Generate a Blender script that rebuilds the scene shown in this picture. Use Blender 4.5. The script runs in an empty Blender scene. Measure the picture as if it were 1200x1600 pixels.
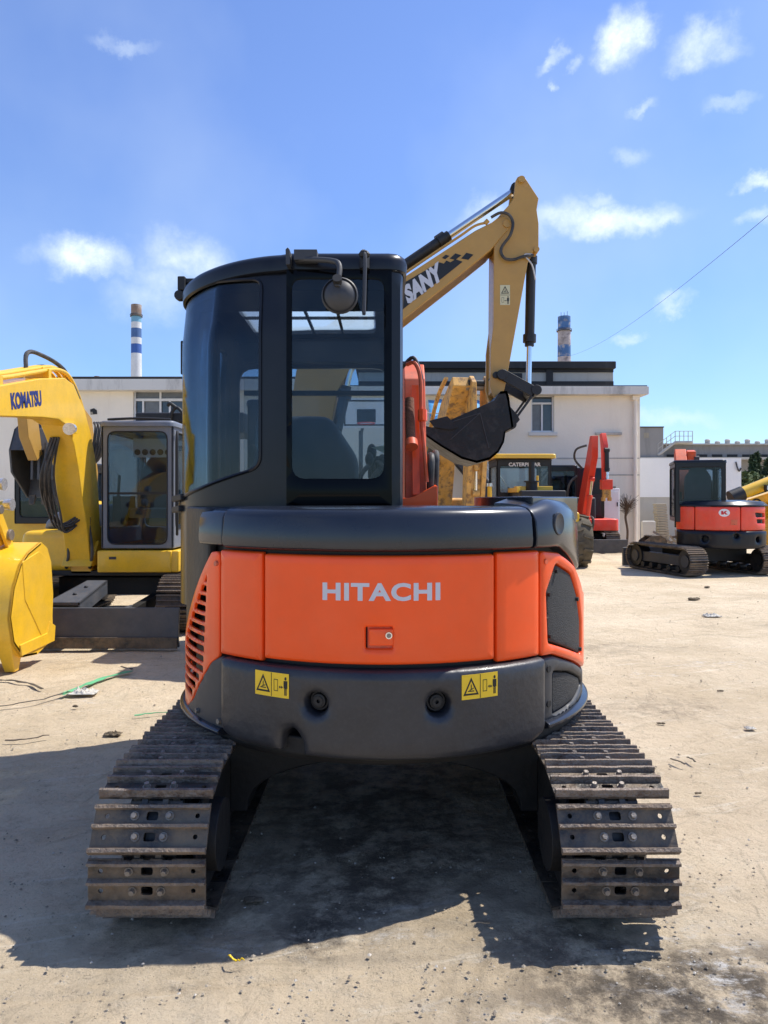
import bpy, bmesh, math, random
from mathutils import Vector, Matrix, noise
from mathutils.geometry import delaunay_2d_cdt
random.seed(7)
S = bpy.context.scene
C = S.collection
F = 1150.0; YH = 778.0; H = 1.5
R_ = math.radians
# ---------------------------------------------------------------- camera
cd = bpy.data.cameras.new('camera'); cam = bpy.data.objects.new('camera', cd); C.objects.link(cam)
cam.location = (0, 0, H); cam.rotation_euler = (math.pi/2, 0, 0)
cd.sensor_fit = 'HORIZONTAL'; cd.sensor_width = 36; cd.lens = F/1200*36
cd.shift_y = -(800-YH)/1200.0
cd.clip_start = .05; cd.clip_end = 2000
S.camera = cam
S.render.resolution_x = 768; S.render.resolution_y = 1024
S.view_settings.view_transform = 'Standard'; S.view_settings.look = 'None'
S.view_settings.exposure = 0.42; S.view_settings.gamma = 1
# ---------------------------------------------------------------- sun and sky
SUN = Vector((.54, .22, 1)).normalized()
sl = bpy.data.lights.new('sun', 'SUN'); sl.energy = 4.4; sl.angle = R_(.53); sl.color = (1, .955, .88)
so = bpy.data.objects.new('sun', sl); C.objects.link(so)
so.rotation_euler = SUN.to_track_quat('Z', 'Y').to_euler(); so.location = (6, 4, 12)
W = bpy.data.worlds.new('World'); S.world = W; W.use_nodes = True
nt = W.node_tree; N = nt.nodes; Lk = nt.links
for n in list(N): N.remove(n)
def nd(t, **k):
    n = N.new(t)
    for a, b in k.items(): setattr(n, a, b)
    return n
sky = nd('ShaderNodeTexSky'); sky.sky_type = 'NISHITA'; sky.sun_disc = False
sky.sun_elevation = math.asin(SUN.z); sky.sun_rotation = math.atan2(SUN.x, SUN.y)
sky.air_density = 1.0; sky.dust_density = .2; sky.ozone_density = 2.5
bg = nd('ShaderNodeBackground'); bg.inputs[1].default_value = .115
out = nd('ShaderNodeOutputWorld'); Lk.new(bg.outputs[0], out.inputs[0])
tc = nd('ShaderNodeTexCoord')
nz = nd('ShaderNodeTexNoise'); nz.inputs['Scale'].default_value = 9; nz.inputs['Detail'].default_value = 8; nz.inputs['Roughness'].default_value = .62
Lk.new(tc.outputs['Generated'], nz.inputs['Vector'])
sub = nd('ShaderNodeVectorMath', operation='SUBTRACT'); Lk.new(nz.outputs['Color'], sub.inputs[0]); sub.inputs[1].default_value = (.5, .5, .5)
scl = nd('ShaderNodeVectorMath', operation='SCALE'); Lk.new(sub.outputs[0], scl.inputs[0]); scl.inputs['Scale'].default_value = .10
wrp = nd('ShaderNodeVectorMath', operation='ADD'); Lk.new(tc.outputs['Generated'], wrp.inputs[0]); Lk.new(scl.outputs[0], wrp.inputs[1])
nf = nd('ShaderNodeTexNoise'); nf.inputs['Scale'].default_value = 26; nf.inputs['Detail'].default_value = 8; nf.inputs['Roughness'].default_value = .65
Lk.new(tc.outputs['Generated'], nf.inputs['Vector'])
# cloud (px, py, half width px, half height px, density)
CL = [(988,52,36,38,1.25),(1108,68,42,26,.7),(945,345,100,24,.85),(1035,340,30,14,.6),(872,75,24,9,.5),(915,92,10,10,.4),(125,405,68,28,.9),
      (290,405,66,34,.6),(235,465,50,40,.35),(255,440,55,36,.4),(1182,288,26,12,.75),(880,118,9,12,.5),(1010,160,22,8,.4),(990,515,22,9,.45),(200,80,32,9,.25),(990,240,30,14,.3),
      (930,312,32,10,.4),(1150,172,28,12,.3),(760,335,40,16,.35),(1056,485,20,10,.4),(1180,345,26,12,.45),(1030,660,70,14,.35)]
prev = None
for (x, y, w, h, dn) in CL:
    c = Vector(((x-600)/F, 1, (YH-y)/F)); L0 = c.length; c.normalize()
    s = nd('ShaderNodeVectorMath', operation='SUBTRACT'); Lk.new(wrp.outputs[0], s.inputs[0]); s.inputs[1].default_value = c
    m = nd('ShaderNodeVectorMath', operation='MULTIPLY'); Lk.new(s.outputs[0], m.inputs[0])
    rw = w/F/L0; rh = h/F/L0
    m.inputs[1].default_value = (1/rw/1.5, .6/rw, 1/rh/1.5)
    l = nd('ShaderNodeVectorMath', operation='LENGTH'); Lk.new(m.outputs[0], l.inputs[0])
    mr = nd('ShaderNodeMapRange', interpolation_type='SMOOTHSTEP'); Lk.new(l.outputs['Value'], mr.inputs['Value'])
    mr.inputs['From Min'].default_value = 1.0; mr.inputs['From Max'].default_value = .1
    mr.inputs['To Min'].default_value = 0; mr.inputs['To Max'].default_value = dn
    if prev is None: prev = mr.outputs[0]
    else:
        a = nd('ShaderNodeMath', operation='MAXIMUM'); Lk.new(prev, a.inputs[0]); Lk.new(mr.outputs[0], a.inputs[1]); prev = a.outputs[0]
fm = nd('ShaderNodeMapRange'); Lk.new(nf.outputs[0], fm.inputs['Value']); fm.inputs['From Min'].default_value = .3; fm.inputs['From Max'].default_value = .6
fm.inputs['To Min'].default_value = .45; fm.inputs['To Max'].default_value = 1.15
cm = nd('ShaderNodeMath', operation='MULTIPLY'); Lk.new(prev, cm.inputs[0]); Lk.new(fm.outputs[0], cm.inputs[1])
# thin broad veil
nv = nd('ShaderNodeTexNoise'); nv.inputs['Scale'].default_value = 2.2; nv.inputs['Detail'].default_value = 5
mpv = nd('ShaderNodeMapping'); mpv.inputs['Location'].default_value = (3.1, 0.4, 1.7); Lk.new(tc.outputs['Generated'], mpv.inputs[0]); Lk.new(mpv.outputs[0], nv.inputs[0])
vr = nd('ShaderNodeMapRange'); Lk.new(nv.outputs[0], vr.inputs['Value']); vr.inputs['From Min'].default_value = .42; vr.inputs['From Max'].default_value = .8
vr.inputs['To Min'].default_value = 0; vr.inputs['To Max'].default_value = .28
ad = nd('ShaderNodeMath', operation='ADD', use_clamp=True); Lk.new(cm.outputs[0], ad.inputs[0]); Lk.new(vr.outputs[0], ad.inputs[1])
tint = nd('ShaderNodeMix', data_type='RGBA', blend_type='MULTIPLY'); tint.inputs[0].default_value = 1
Lk.new(sky.outputs[0], tint.inputs[6]); sx = nd('ShaderNodeSeparateXYZ'); Lk.new(tc.outputs['Generated'], sx.inputs[0])
er = nd('ShaderNodeMapRange'); Lk.new(sx.outputs[2], er.inputs['Value']); er.inputs['From Min'].default_value = 0; er.inputs['From Max'].default_value = .45
tr_ = nd('ShaderNodeMix', data_type='RGBA'); Lk.new(er.outputs[0], tr_.inputs[0]); tr_.inputs[6].default_value = (.66, .88, 1.16, 1); tr_.inputs[7].default_value = (1.05, 1.12, 1.42, 1)
Lk.new(tr_.outputs[2], tint.inputs[7])
mx = nd('ShaderNodeMix', data_type='RGBA'); Lk.new(ad.outputs[0], mx.inputs[0]); Lk.new(tint.outputs[2], mx.inputs[6]); mx.inputs[7].default_value = (6.6, 7.5, 7.9, 1)
Lk.new(mx.outputs[2], bg.inputs[0])

# ---------------------------------------------------------------- materials
def mat(name, col, rough=.5, metal=0, var=.12, vs=6, bump=0, bs=40, dust=0, dcol=(.36,.31,.24), coat=0, wear=0, wcol=(.10,.06,.04), ws=14, spec=.5):
    m = bpy.data.materials.new(name); m.use_nodes = True
    t = m.node_tree; n = t.nodes; L = t.links; b = n['Principled BSDF']
    b.inputs['Roughness'].default_value = rough; b.inputs['Metallic'].default_value = metal
    b.inputs['Coat Weight'].default_value = coat; b.inputs['Coat Roughness'].default_value = .08
    b.inputs['Specular IOR Level'].default_value = spec
    c = n.new('ShaderNodeTexCoord')
    oi = n.new('ShaderNodeObjectInfo'); sc_ = n.new('ShaderNodeMath'); sc_.operation = 'MULTIPLY'; sc_.inputs[1].default_value = 9; L.new(oi.outputs['Random'], sc_.inputs[0])
    ad_ = n.new('ShaderNodeVectorMath'); ad_.operation = 'ADD'; L.new(c.outputs['Object'], ad_.inputs[0]); L.new(sc_.outputs[0], ad_.inputs[1]); co_ = ad_.outputs[0]
    z = n.new('ShaderNodeTexNoise'); z.inputs['Scale'].default_value = vs; z.inputs['Detail'].default_value = 7; z.inputs['Roughness'].default_value = .65
    L.new(co_, z.inputs['Vector'])
    r = n.new('ShaderNodeMapRange'); L.new(z.outputs[0], r.inputs['Value']); r.inputs['From Min'].default_value = .3; r.inputs['From Max'].default_value = .7
    r.inputs['To Min'].default_value = 1-var; r.inputs['To Max'].default_value = 1+var
    mu = n.new('ShaderNodeMix'); mu.data_type = 'RGBA'; mu.blend_type = 'MULTIPLY'; mu.inputs[0].default_value = 1
    mu.inputs[6].default_value = (*col, 1); L.new(r.outputs[0], mu.inputs[7])
    o = mu.outputs[2]
    def layer(o, amount, col2, scale, lo, hi):
        z2 = n.new('ShaderNodeTexNoise'); z2.inputs['Scale'].default_value = scale; z2.inputs['Detail'].default_value = 9; z2.inputs['Roughness'].default_value = .7
        L.new(co_, z2.inputs['Vector'])
        r2 = n.new('ShaderNodeMapRange'); L.new(z2.outputs[0], r2.inputs['Value']); r2.inputs['From Min'].default_value = lo; r2.inputs['From Max'].default_value = hi
        r2.inputs['To Max'].default_value = amount
        m2 = n.new('ShaderNodeMix'); m2.data_type = 'RGBA'; L.new(r2.outputs[0], m2.inputs[0]); L.new(o, m2.inputs[6]); m2.inputs[7].default_value = (*col2, 1)
        return m2.outputs[2], r2.outputs[0]
    if wear: o, wf = layer(o, wear, wcol, ws, .5, .62)
    if dust:
        o, df = layer(o, dust, dcol, 5, .4, .72)
        rr = n.new('ShaderNodeMapRange'); L.new(df, rr.inputs['Value']); rr.inputs['To Min'].default_value = rough; rr.inputs['To Max'].default_value = min(1, rough+.5)
        L.new(rr.outputs[0], b.inputs['Roughness'])
    L.new(o, b.inputs['Base Color'])
    if bump:
        z3 = n.new('ShaderNodeTexNoise'); z3.inputs['Scale'].default_value = bs; z3.inputs['Detail'].default_value = 6
        L.new(co_, z3.inputs['Vector'])
        bp = n.new('ShaderNodeBump'); bp.inputs['Strength'].default_value = bump; bp.inputs['Distance'].default_value = .01
        L.new(z3.outputs[0], bp.inputs['Height']); L.new(bp.outputs[0], b.inputs['Normal'])
    return m
def glassmat(name, tint=(.5,.56,.6), refl=.10):
    m = bpy.data.materials.new(name); m.use_nodes = True; t = m.node_tree; n = t.nodes; L = t.links
    for x in list(n): n.remove(x)
    o = n.new('ShaderNodeOutputMaterial'); mx = n.new('ShaderNodeMixShader'); tr = n.new('ShaderNodeBsdfTransparent'); gl = n.new('ShaderNodeBsdfGlossy')
    tr.inputs[0].default_value = (*tint, 1); gl.inputs['Roughness'].default_value = .015; gl.inputs[0].default_value = (.9, .95, 1, 1)
    fr = n.new('ShaderNodeLayerWeight'); fr.inputs[0].default_value = .22
    mr = n.new('ShaderNodeMapRange'); L.new(fr.outputs['Fresnel'], mr.inputs['Value']); mr.inputs['From Min'].default_value = .09; mr.inputs['To Min'].default_value = refl; mr.inputs['To Max'].default_value = .7
    L.new(mr.outputs[0], mx.inputs[0]); L.new(tr.outputs[0], mx.inputs[1])
    df = n.new('ShaderNodeBsdfDiffuse'); df.inputs[0].default_value = (.42, .42, .4, 1)
    tc_ = n.new('ShaderNodeTexCoord'); z = n.new('ShaderNodeTexNoise'); z.inputs['Scale'].default_value = 7; z.inputs['Detail'].default_value = 8; L.new(tc_.outputs['Object'], z.inputs['Vector'])
    r2 = n.new('ShaderNodeMapRange'); L.new(z.outputs[0], r2.inputs['Value']); r2.inputs['From Min'].default_value = .4; r2.inputs['From Max'].default_value = .8; r2.inputs['To Max'].default_value = .03
    m2 = n.new('ShaderNodeMixShader'); L.new(r2.outputs[0], m2.inputs[0]); L.new(gl.outputs[0], mx.inputs[2]); L.new(mx.outputs[0], m2.inputs[1]); L.new(df.outputs[0], m2.inputs[2])
    L.new(m2.outputs[0], o.inputs[0]); return m
M = dict(
 orange=mat('orange_paint', (.94,.092,.008), .34, coat=.28, var=.07, vs=3, dust=.07, dcol=(.55,.30,.18), bump=.05, bs=6, spec=.3),
 orange_d=mat('dusty_orange_paint', (.72,.10,.025), .5, var=.15, dust=.3, wear=.25),
 charcoal=mat('charcoal_paint', (.012,.015,.023), .22, coat=.2, var=.12, dust=.06, dcol=(.08,.08,.08), bump=.04, bs=10),
 cast=mat('cast_counterweight', (.019,.021,.027), .38, coat=.08, var=.2, dust=.28, dcol=(.075,.068,.06), bump=.25, bs=30, wear=.25, wcol=(.045,.045,.048), ws=70),
 plastic=mat('grey_plastic', (.035,.036,.040), .5, var=.15, dust=.2, dcol=(.14,.13,.12)),
 cabp=mat('cab_black_paint', (.0075,.009,.014), .28, coat=.1, var=.2, dust=.05, dcol=(.05,.045,.04), spec=.3),
 black=mat('black_rubber', (.012,.012,.013), .6, var=.2),
 dark=mat('dark_interior', (.010,.011,.013), .8, var=.2),
 ceram=mat('black_ceramic_band', (.002,.0022,.003), .08, var=.05, spec=.12),
 steel=mat('track_steel', (.05,.048,.046), .42, metal=.5, var=.35, vs=9, dust=.9, dcol=(.30,.225,.15), wear=.45, wcol=(.10,.055,.03), ws=22, bump=.5, bs=55),
 steel2=mat('worn_grouser_steel', (.17,.14,.115), .5, metal=.4, var=.5, vs=16, dust=.9, dcol=(.33,.25,.18), wear=.65, wcol=(.06,.03,.02), ws=30, bump=.8, bs=90),
 bolt=mat('bolt_steel', (.22,.19,.16), .45, metal=.5, var=.3, dust=.4, bump=.4, bs=90),
 frame=mat('undercarriage_black', (.006,.006,.0065), .6, var=.3, dust=.4, dcol=(.028,.024,.02), bump=.3, bs=30),
 chrome=mat('chrome_rod', (.7,.72,.75), .18, metal=1, var=.05),
 lett=mat('grey_lettering', (.55,.56,.6), .4, var=.04),
 stick=mat('yellow_sticker', (.86,.56,.02), .4, var=.04),
 ink=mat('black_ink', (.01,.01,.01), .5, var=.02),
 mesh=mat('black_mesh', (.02,.021,.023), .6, var=.25, vs=30, bump=1, bs=260),
 yel=mat('yellow_paint', (.86,.50,.02), .36, coat=.3, var=.08, dust=.18, dcol=(.55,.40,.15), wear=.12, wcol=(.42,.27,.05), ws=45),
 tan=mat('tan_yellow_paint', (.46,.255,.05), .42, coat=.2, var=.07, dust=.15, dcol=(.3,.22,.12)),
 oldy=mat('worn_yellow_paint', (.60,.31,.06), .55, var=.25, dust=.3, wear=.85, wcol=(.14,.07,.03), ws=7),
 red=mat('red_paint', (.82,.055,.02), .38, coat=.3, var=.08, dust=.12),
 greym=mat('blue_grey_cab_paint', (.15,.17,.21), .45, var=.1, dust=.25, dcol=(.3,.28,.25)),
 blade=mat('dark_grey_blade', (.06,.065,.075), .5, var=.2, dust=.35, dcol=(.17,.15,.13), bump=.2),
 sblack=mat('black_painted_steel', (.010,.010,.011), .5, var=.3, dust=.22, dcol=(.07,.06,.05), bump=.2),
 bblack=mat('bucket_black_paint', (.005,.005,.006), .4, var=.3, dust=.5, dcol=(.035,.03,.026), bump=.4, spec=.35, wear=.5, wcol=(.045,.04,.038), ws=9),
 seat=mat('grey_seat_fabric', (.06,.075,.095), .8, var=.15),
 creamp=mat('cream_plastic', (.5,.5,.5), .6, var=.05),
 glass=glassmat('tinted_glass', (.66,.74,.79), .02), glassd=glassmat('dark_tinted_glass', (.46,.52,.58), .03), glassc=glassmat('clear_glass', (.85,.89,.9), .03),
 hose=mat('rubber_hose', (.02,.02,.022), .5, var=.2, dust=.3),
 rusty=mat('rusty_sleeve', (.16,.06,.03), .85, var=.35, vs=20, bump=.8, bs=60),
 white=mat('white_decal', (.75,.75,.75), .5, var=.04), blue=mat('navy_decal', (.02,.03,.16), .4, var=.04), pale=mat('pale_decal', (.6,.55,.33), .5, var=.05), redd=mat('red_decal', (.6,.02,.02), .5),
 light=mat('lamp_glass', (.6,.6,.6), .15, metal=.6, var=.3, vs=60), tire=mat('muddy_tire', (.11,.09,.06), .9, var=.4, bump=.6),
)
_m = bpy.data.materials.new('translucent_blind'); _m.use_nodes = True; _t = _m.node_tree; _n = _t.nodes; _o = _n['Material Output']; _n.remove(_n['Principled BSDF'])
_a = _n.new('ShaderNodeBsdfTranslucent'); _a.inputs[0].default_value = (.75,.78,.8,1); _b = _n.new('ShaderNodeBsdfTransparent'); _x = _n.new('ShaderNodeMixShader'); _x.inputs[0].default_value = .5
_t.links.new(_a.outputs[0], _x.inputs[1]); _t.links.new(_b.outputs[0], _x.inputs[2]); _t.links.new(_x.outputs[0], _o.inputs[0]); M['blind'] = _m
# ---------------------------------------------------------------- mesh tools
def arcpts(c, r, a0, a1, n): return [(c[0]+r*math.cos(a0+(a1-a0)*i/n), c[1]+r*math.sin(a0+(a1-a0)*i/n)) for i in range(n+1)]
def rpoly(pts, r, n=4):
    out = []; K = len(pts)
    for i in range(K):
        p = Vector(pts[i][:2]); ri = pts[i][2] if len(pts[i]) > 2 else r
        a = Vector(pts[i-1][:2])-p; b = Vector(pts[(i+1) % K][:2])-p
        la, lb = a.length, b.length; a.normalize(); b.normalize()
        ang = a.angle(b, math.pi)
        if ri <= 0 or ang > 3.05: out.append(tuple(p)); continue
        d = min(ri/math.tan(ang/2), la*.48, lb*.48)
        p0 = p+a*d; p1 = p+b*d
        for k in range(n+1):
            t = k/n; q = p0*(1-t)**2+p*2*t*(1-t)+p1*t*t; out.append(tuple(q))
    return out
def rect(x0, x1, y0, y1, r=0, n=4):
    p = [(x0,y0),(x1,y0),(x1,y1),(x0,y1)]
    return rpoly(p, r, n) if r else p
def circ(cx, cy, r, n=12, ry=None): return [(cx+r*math.cos(2*math.pi*i/n), cy+(ry or r)*math.sin(2*math.pi*i/n)) for i in range(n)]
def dense(loop, step):
    out = []
    for i in range(len(loop)):
        a = Vector(loop[i]); b = Vector(loop[(i+1) % len(loop)]); L = (b-a).length; k = max(1, math.ceil(L/step))
        if L < 1e-6: continue
        out += [tuple(a.lerp(b, j/k)) for j in range(k)]
    return out
def inpoly(x, y, lp):
    c = False; j = len(lp)-1
    for i in range(len(lp)):
        xi, yi = lp[i]; xj, yj = lp[j]
        if (yi > y) != (yj > y) and x < (xj-xi)*(y-yi)/(yj-yi)+xi: c = not c
        j = i
    return c
def dseg(x, y, lp):
    m = 1e9; j = len(lp)-1
    for i in range(len(lp)):
        ax, ay = lp[j]; bx, by = lp[i]; dx, dy = bx-ax, by-ay; l = dx*dx+dy*dy
        t = 0 if l == 0 else max(0, min(1, ((x-ax)*dx+(y-ay)*dy)/l)); ex, ey = ax+t*dx-x, ay+t*dy-y
        m = min(m, ex*ex+ey*ey); j = i
    return math.sqrt(m)
ID = lambda u, v, w: (u, v, w)
def fxz(y, s=-1): return lambda u, v, w: (u, y+s*w, v)       # sheet in XZ, w grows along s*Y
def fyz(x, s=1): return lambda u, v, w: (x+s*w, u, v)        # sheet in YZ, w along s*X
def fxy(z, s=1): return lambda u, v, w: (u, v, z+s*w)
class MB:
    def __init__(s): s.v = []; s.f = []; s.m = []; s.ml = []; s.X = None
    def mi(s, m):
        if m not in s.ml: s.ml.append(m)
        return s.ml.index(m)
    def add(s, vs, fs, m):
        k = len(s.v)
        s.v += [tuple(s.X @ Vector(p)) if s.X else tuple(p) for p in vs]
        s.f += [[k+i for i in f] for f in fs]; s.m += [s.mi(m)]*len(fs); return s
    def box(s, x0, x1, y0, y1, z0, z1, m):
        v = [(x, y, z) for z in (z0, z1) for y in (y0, y1) for x in (x0, x1)]
        return s.add(v, [(0,2,3,1),(4,5,7,6),(0,1,5,4),(2,6,7,3),(0,4,6,2),(1,3,7,5)], m)
    def beam(s, p, q, w, h, m, up=(0,0,1)):
        p = Vector(p); q = Vector(q); d = (q-p).normalized(); u = Vector(up); sd = d.cross(u)
        if sd.length < 1e-4: sd = d.cross(Vector((0,1,0)))
        sd.normalize(); u = sd.cross(d)
        v = [c+sd*a*w/2+u*b*h/2 for c in (p, q) for a, b in ((-1,-1),(1,-1),(1,1),(-1,1))]
        return s.add(v, [(3,2,1,0),(4,5,6,7),(0,1,5,4),(1,2,6,5),(2,3,7,6),(3,0,4,7)], m)
    def cyl(s, p, q, r, m, r2=None, n=14, caps=True):
        p = Vector(p); q = Vector(q); d = (q-p).normalized(); a = d.orthogonal().normalized(); b = d.cross(a); r2 = r if r2 is None else r2
        v = [c+(a*math.cos(2*math.pi*i/n)+b*math.sin(2*math.pi*i/n))*rr for c, rr in ((p, r), (q, r2)) for i in range(n)]
        f = [(i, (i+1) % n, n+(i+1) % n, n+i) for i in range(n)]
        if caps: f += [tuple(range(n))[::-1], tuple(range(n, 2*n))]
        return s.add(v, f, m)
    def tube(s, pts, r, m, n=8, smooth=True):
        P = [Vector(p) for p in pts]
        if smooth and len(P) > 2:
            Q = []
            for i in range(len(P)-1):
                p0 = P[max(0,i-1)]; p1 = P[i]; p2 = P[i+1]; p3 = P[min(len(P)-1,i+2)]
                for k in range(5):
                    t = k/5; Q.append(.5*((2*p1)+(p2-p0)*t+(2*p0-5*p1+4*p2-p3)*t*t+(3*p1-p0-3*p2+p3)*t**3))
            P = Q+[P[-1]]
        v = []; a = None
        for i, p in enumerate(P):
            d = (P[min(i+1,len(P)-1)]-P[max(i-1,0)]).normalized()
            a = d.orthogonal().normalized() if a is None else (a-d*a.dot(d)).normalized()
            b = d.cross(a)
            v += [p+(a*math.cos(2*math.pi*k/n)+b*math.sin(2*math.pi*k/n))*r for k in range(n)]
        f = [(i*n+k, i*n+(k+1) % n, (i+1)*n+(k+1) % n, (i+1)*n+k) for i in range(len(P)-1) for k in range(n)]
        f += [tuple(range(n))[::-1], tuple(range((len(P)-1)*n, len(P)*n))]
        return s.add(v, f, m)
    def prism(s, pts, fm, w0, w1, m):
        n = len(pts); v = [fm(a, b, w) for w in (w0, w1) for a, b in pts]
        return s.add(v, [tuple(range(n))[::-1], tuple(range(n, 2*n))]+[(i, (i+1) % n, n+(i+1) % n, n+i) for i in range(n)], m)
    def revolve(s, prof, fm, m, a0=0, a1=2*math.pi, n=24, closed=True):   # prof (r,h) -> fm(r, ang, h)
        full = abs(a1-a0-2*math.pi) < 1e-5; k = len(prof); cols = n if full else n+1
        v = [fm(r, a0+(a1-a0)*i/n, h) for i in range(cols) for r, h in prof]
        kk = k if closed else k-1
        f = [(i*k+j, i*k+(j+1) % k, ((i+1) % cols)*k+(j+1) % k, ((i+1) % cols)*k+j) for i in range(n) for j in range(kk)]
        if not full and closed: f += [tuple(range(k))[::-1], tuple(range((cols-1)*k, cols*k))]
        return s.add(v, f, m)
    def ball(s, c, r, m, n=8, sc=(1,1,1), jit=0):
        v = []; f = []
        for i in range(n+1):
            for j in range(n*2):
                a = math.pi*i/n; b = math.pi*j/n; k = 1+random.uniform(-jit, jit)
                v.append((c[0]+r*k*sc[0]*math.sin(a)*math.cos(b), c[1]+r*k*sc[1]*math.sin(a)*math.sin(b), c[2]+r*k*sc[2]*math.cos(a)))
        f = [(i*2*n+j, i*2*n+(j+1) % (2*n), (i+1)*2*n+(j+1) % (2*n), (i+1)*2*n+j) for i in range(n) for j in range(2*n)]
        return s.add(v, f, m)
    def sheet(s, outer, holes, fm, w0, w1, m, step=.06, r=0):
        loops = [dense(outer, step)]+[dense(h, step) for h in holes]
        P = []; E = []
        for lp in loops:
            k = len(P); P += lp; E += [(k+i, k+(i+1) % len(lp)) for i in range(len(lp))]
        nb = len(P)
        def ok(x, y, mg):
            if not inpoly(x, y, loops[0]): return False
            for h in loops[1:]:
                if inpoly(x, y, h): return False
            return all(dseg(x, y, l) > mg for l in loops)
        if r:
            for li, lp in enumerate(loops):
                n = len(lp); ar = sum(lp[i][0]*lp[(i+1) % n][1]-lp[(i+1) % n][0]*lp[i][1] for i in range(n))
                sg = (1 if ar > 0 else -1)*(1 if li == 0 else -1)
                for k in (.15, .42, 1.0):
                    for i in range(n):
                        a = Vector(lp[i-1]); b = Vector(lp[i]); c = Vector(lp[(i+1) % n]); t = (c-a).normalized(); nn = Vector((-t.y, t.x))*sg
                        q = b+nn*r*k
                        if ok(q.x, q.y, r*k*.9): P.append(tuple(q))
        xs = [p[0] for p in loops[0]]; ys = [p[1] for p in loops[0]]
        nx = max(1, int((max(xs)-min(xs))/step)); ny = max(1, int((max(ys)-min(ys))/step))
        for i in range(1, nx):
            for j in range(1, ny):
                x = min(xs)+(max(xs)-min(xs))*i/nx; y = min(ys)+(max(ys)-min(ys))*j/ny
                if ok(x, y, max(step*.4, r*1.15)): P.append((x, y))
        co, ed, fa, *_ = delaunay_2d_cdt([Vector(p) for p in P], E, [], 0, 1e-7)
        V = []
        for c in co:
            d = 0
            if r:
                q = min(dseg(c.x, c.y, l) for l in loops)
                if q < r: d = r-math.sqrt(max(0, r*r-(r-q)**2))
            V.append((c.x, c.y, d))
        n = len(V); tri = []
        for f in fa:
            x = sum(co[i].x for i in f)/len(f); y = sum(co[i].y for i in f)/len(f)
            if inpoly(x, y, loops[0]) and not any(inpoly(x, y, h) for h in loops[1:]): tri.append(list(f))
        used = set(); cnt = {}
        for t in tri:
            for i in range(len(t)):
                e = (t[i], t[(i+1) % len(t)]); cnt[e] = 1
        bd = [e for e in cnt if (e[1], e[0]) not in cnt]
        v = [fm(a, b, w1-d) for a, b, d in V]+[fm(a, b, w0) for a, b, d in V]
        fs = tri+[[i+n for i in t][::-1] for t in tri]+[[e[1], e[0], e[0]+n, e[1]+n] for e in bd]
        return s.add(v, fs, m)
    def text(s, txt, fm, m, size=1, xs=1, bold=0, shear=0, depth=.001, ox=0, oy=0, width=None, sp=1):
        cu = bpy.data.curves.new('t', 'FONT'); cu.body = txt; cu.size = size; cu.offset = bold; cu.shear = shear; cu.extrude = depth; cu.resolution_u = 4; cu.space_character = sp
        ob = bpy.data.objects.new('t', cu); me = bpy.data.meshes.new_from_object(ob)
        vs = [v.co.copy() for v in me.vertices]; fs = [list(p.vertices) for p in me.polygons]
        x0 = min(v.x for v in vs); x1 = max(v.x for v in vs); y0 = min(v.y for v in vs); y1 = max(v.y for v in vs)
        if width: xs = width/(x1-x0)
        s.add([fm((v.x-(x0+x1)/2)*xs+ox, v.y-(y0+y1)/2+oy, v.z+depth) for v in vs], fs, m)
        bpy.data.objects.remove(ob); bpy.data.curves.remove(cu); bpy.data.meshes.remove(me); return s
    def build(s, name, parent=None, bevel=0, sharp=35, label=None, seg=2, smooth=True, recalc=True, merge=False):
        me = bpy.data.meshes.new(name); me.from_pydata([tuple(p) for p in s.v], [], s.f)
        for mm in s.ml: me.materials.append(M[mm] if isinstance(mm, str) else mm)
        me.polygons.foreach_set('material_index', s.m)
        b = bmesh.new(); b.from_mesh(me)
        lv = [v for v in b.verts if not v.link_faces]
        if lv: bmesh.ops.delete(b, geom=lv, context='VERTS')
        if merge: bmesh.ops.remove_doubles(b, verts=b.verts, dist=1e-5)
        if recalc: bmesh.ops.recalc_face_normals(b, faces=b.faces)
        b.to_mesh(me); b.free()
        me.polygons.foreach_set('use_smooth', [smooth]*len(me.polygons))
        if smooth and not bevel: me.set_sharp_from_angle(angle=R_(sharp))
        o = bpy.data.objects.new(name, me); C.objects.link(o)
        if parent: o.parent = parent
        if label: o['label'] = label
        if bevel:
            md = o.modifiers.new('bevel', 'BEVEL'); md.width = bevel; md.segments = seg; md.limit_method = 'ANGLE'; md.angle_limit = R_(32); md.harden_normals = True
        return o
def root(name, loc, rz, label, cat, group=None):
    o = bpy.data.objects.new(name, None); C.objects.link(o); o.location = loc; o.rotation_euler = (0, 0, rz); o.empty_display_size = .2
    return tag(o, label, cat, group)
def tag(o, label, cat, group=None):
    o['label'] = label; o['category'] = cat
    if group: o['group'] = group
    return o
def struct(o, kind='structure', label=None):
    o['kind'] = kind
    if label: o['label'] = label
    return o
def PX(x, y, D): return ((x-600)*D/F, D, H+(YH-y)*D/F)
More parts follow.
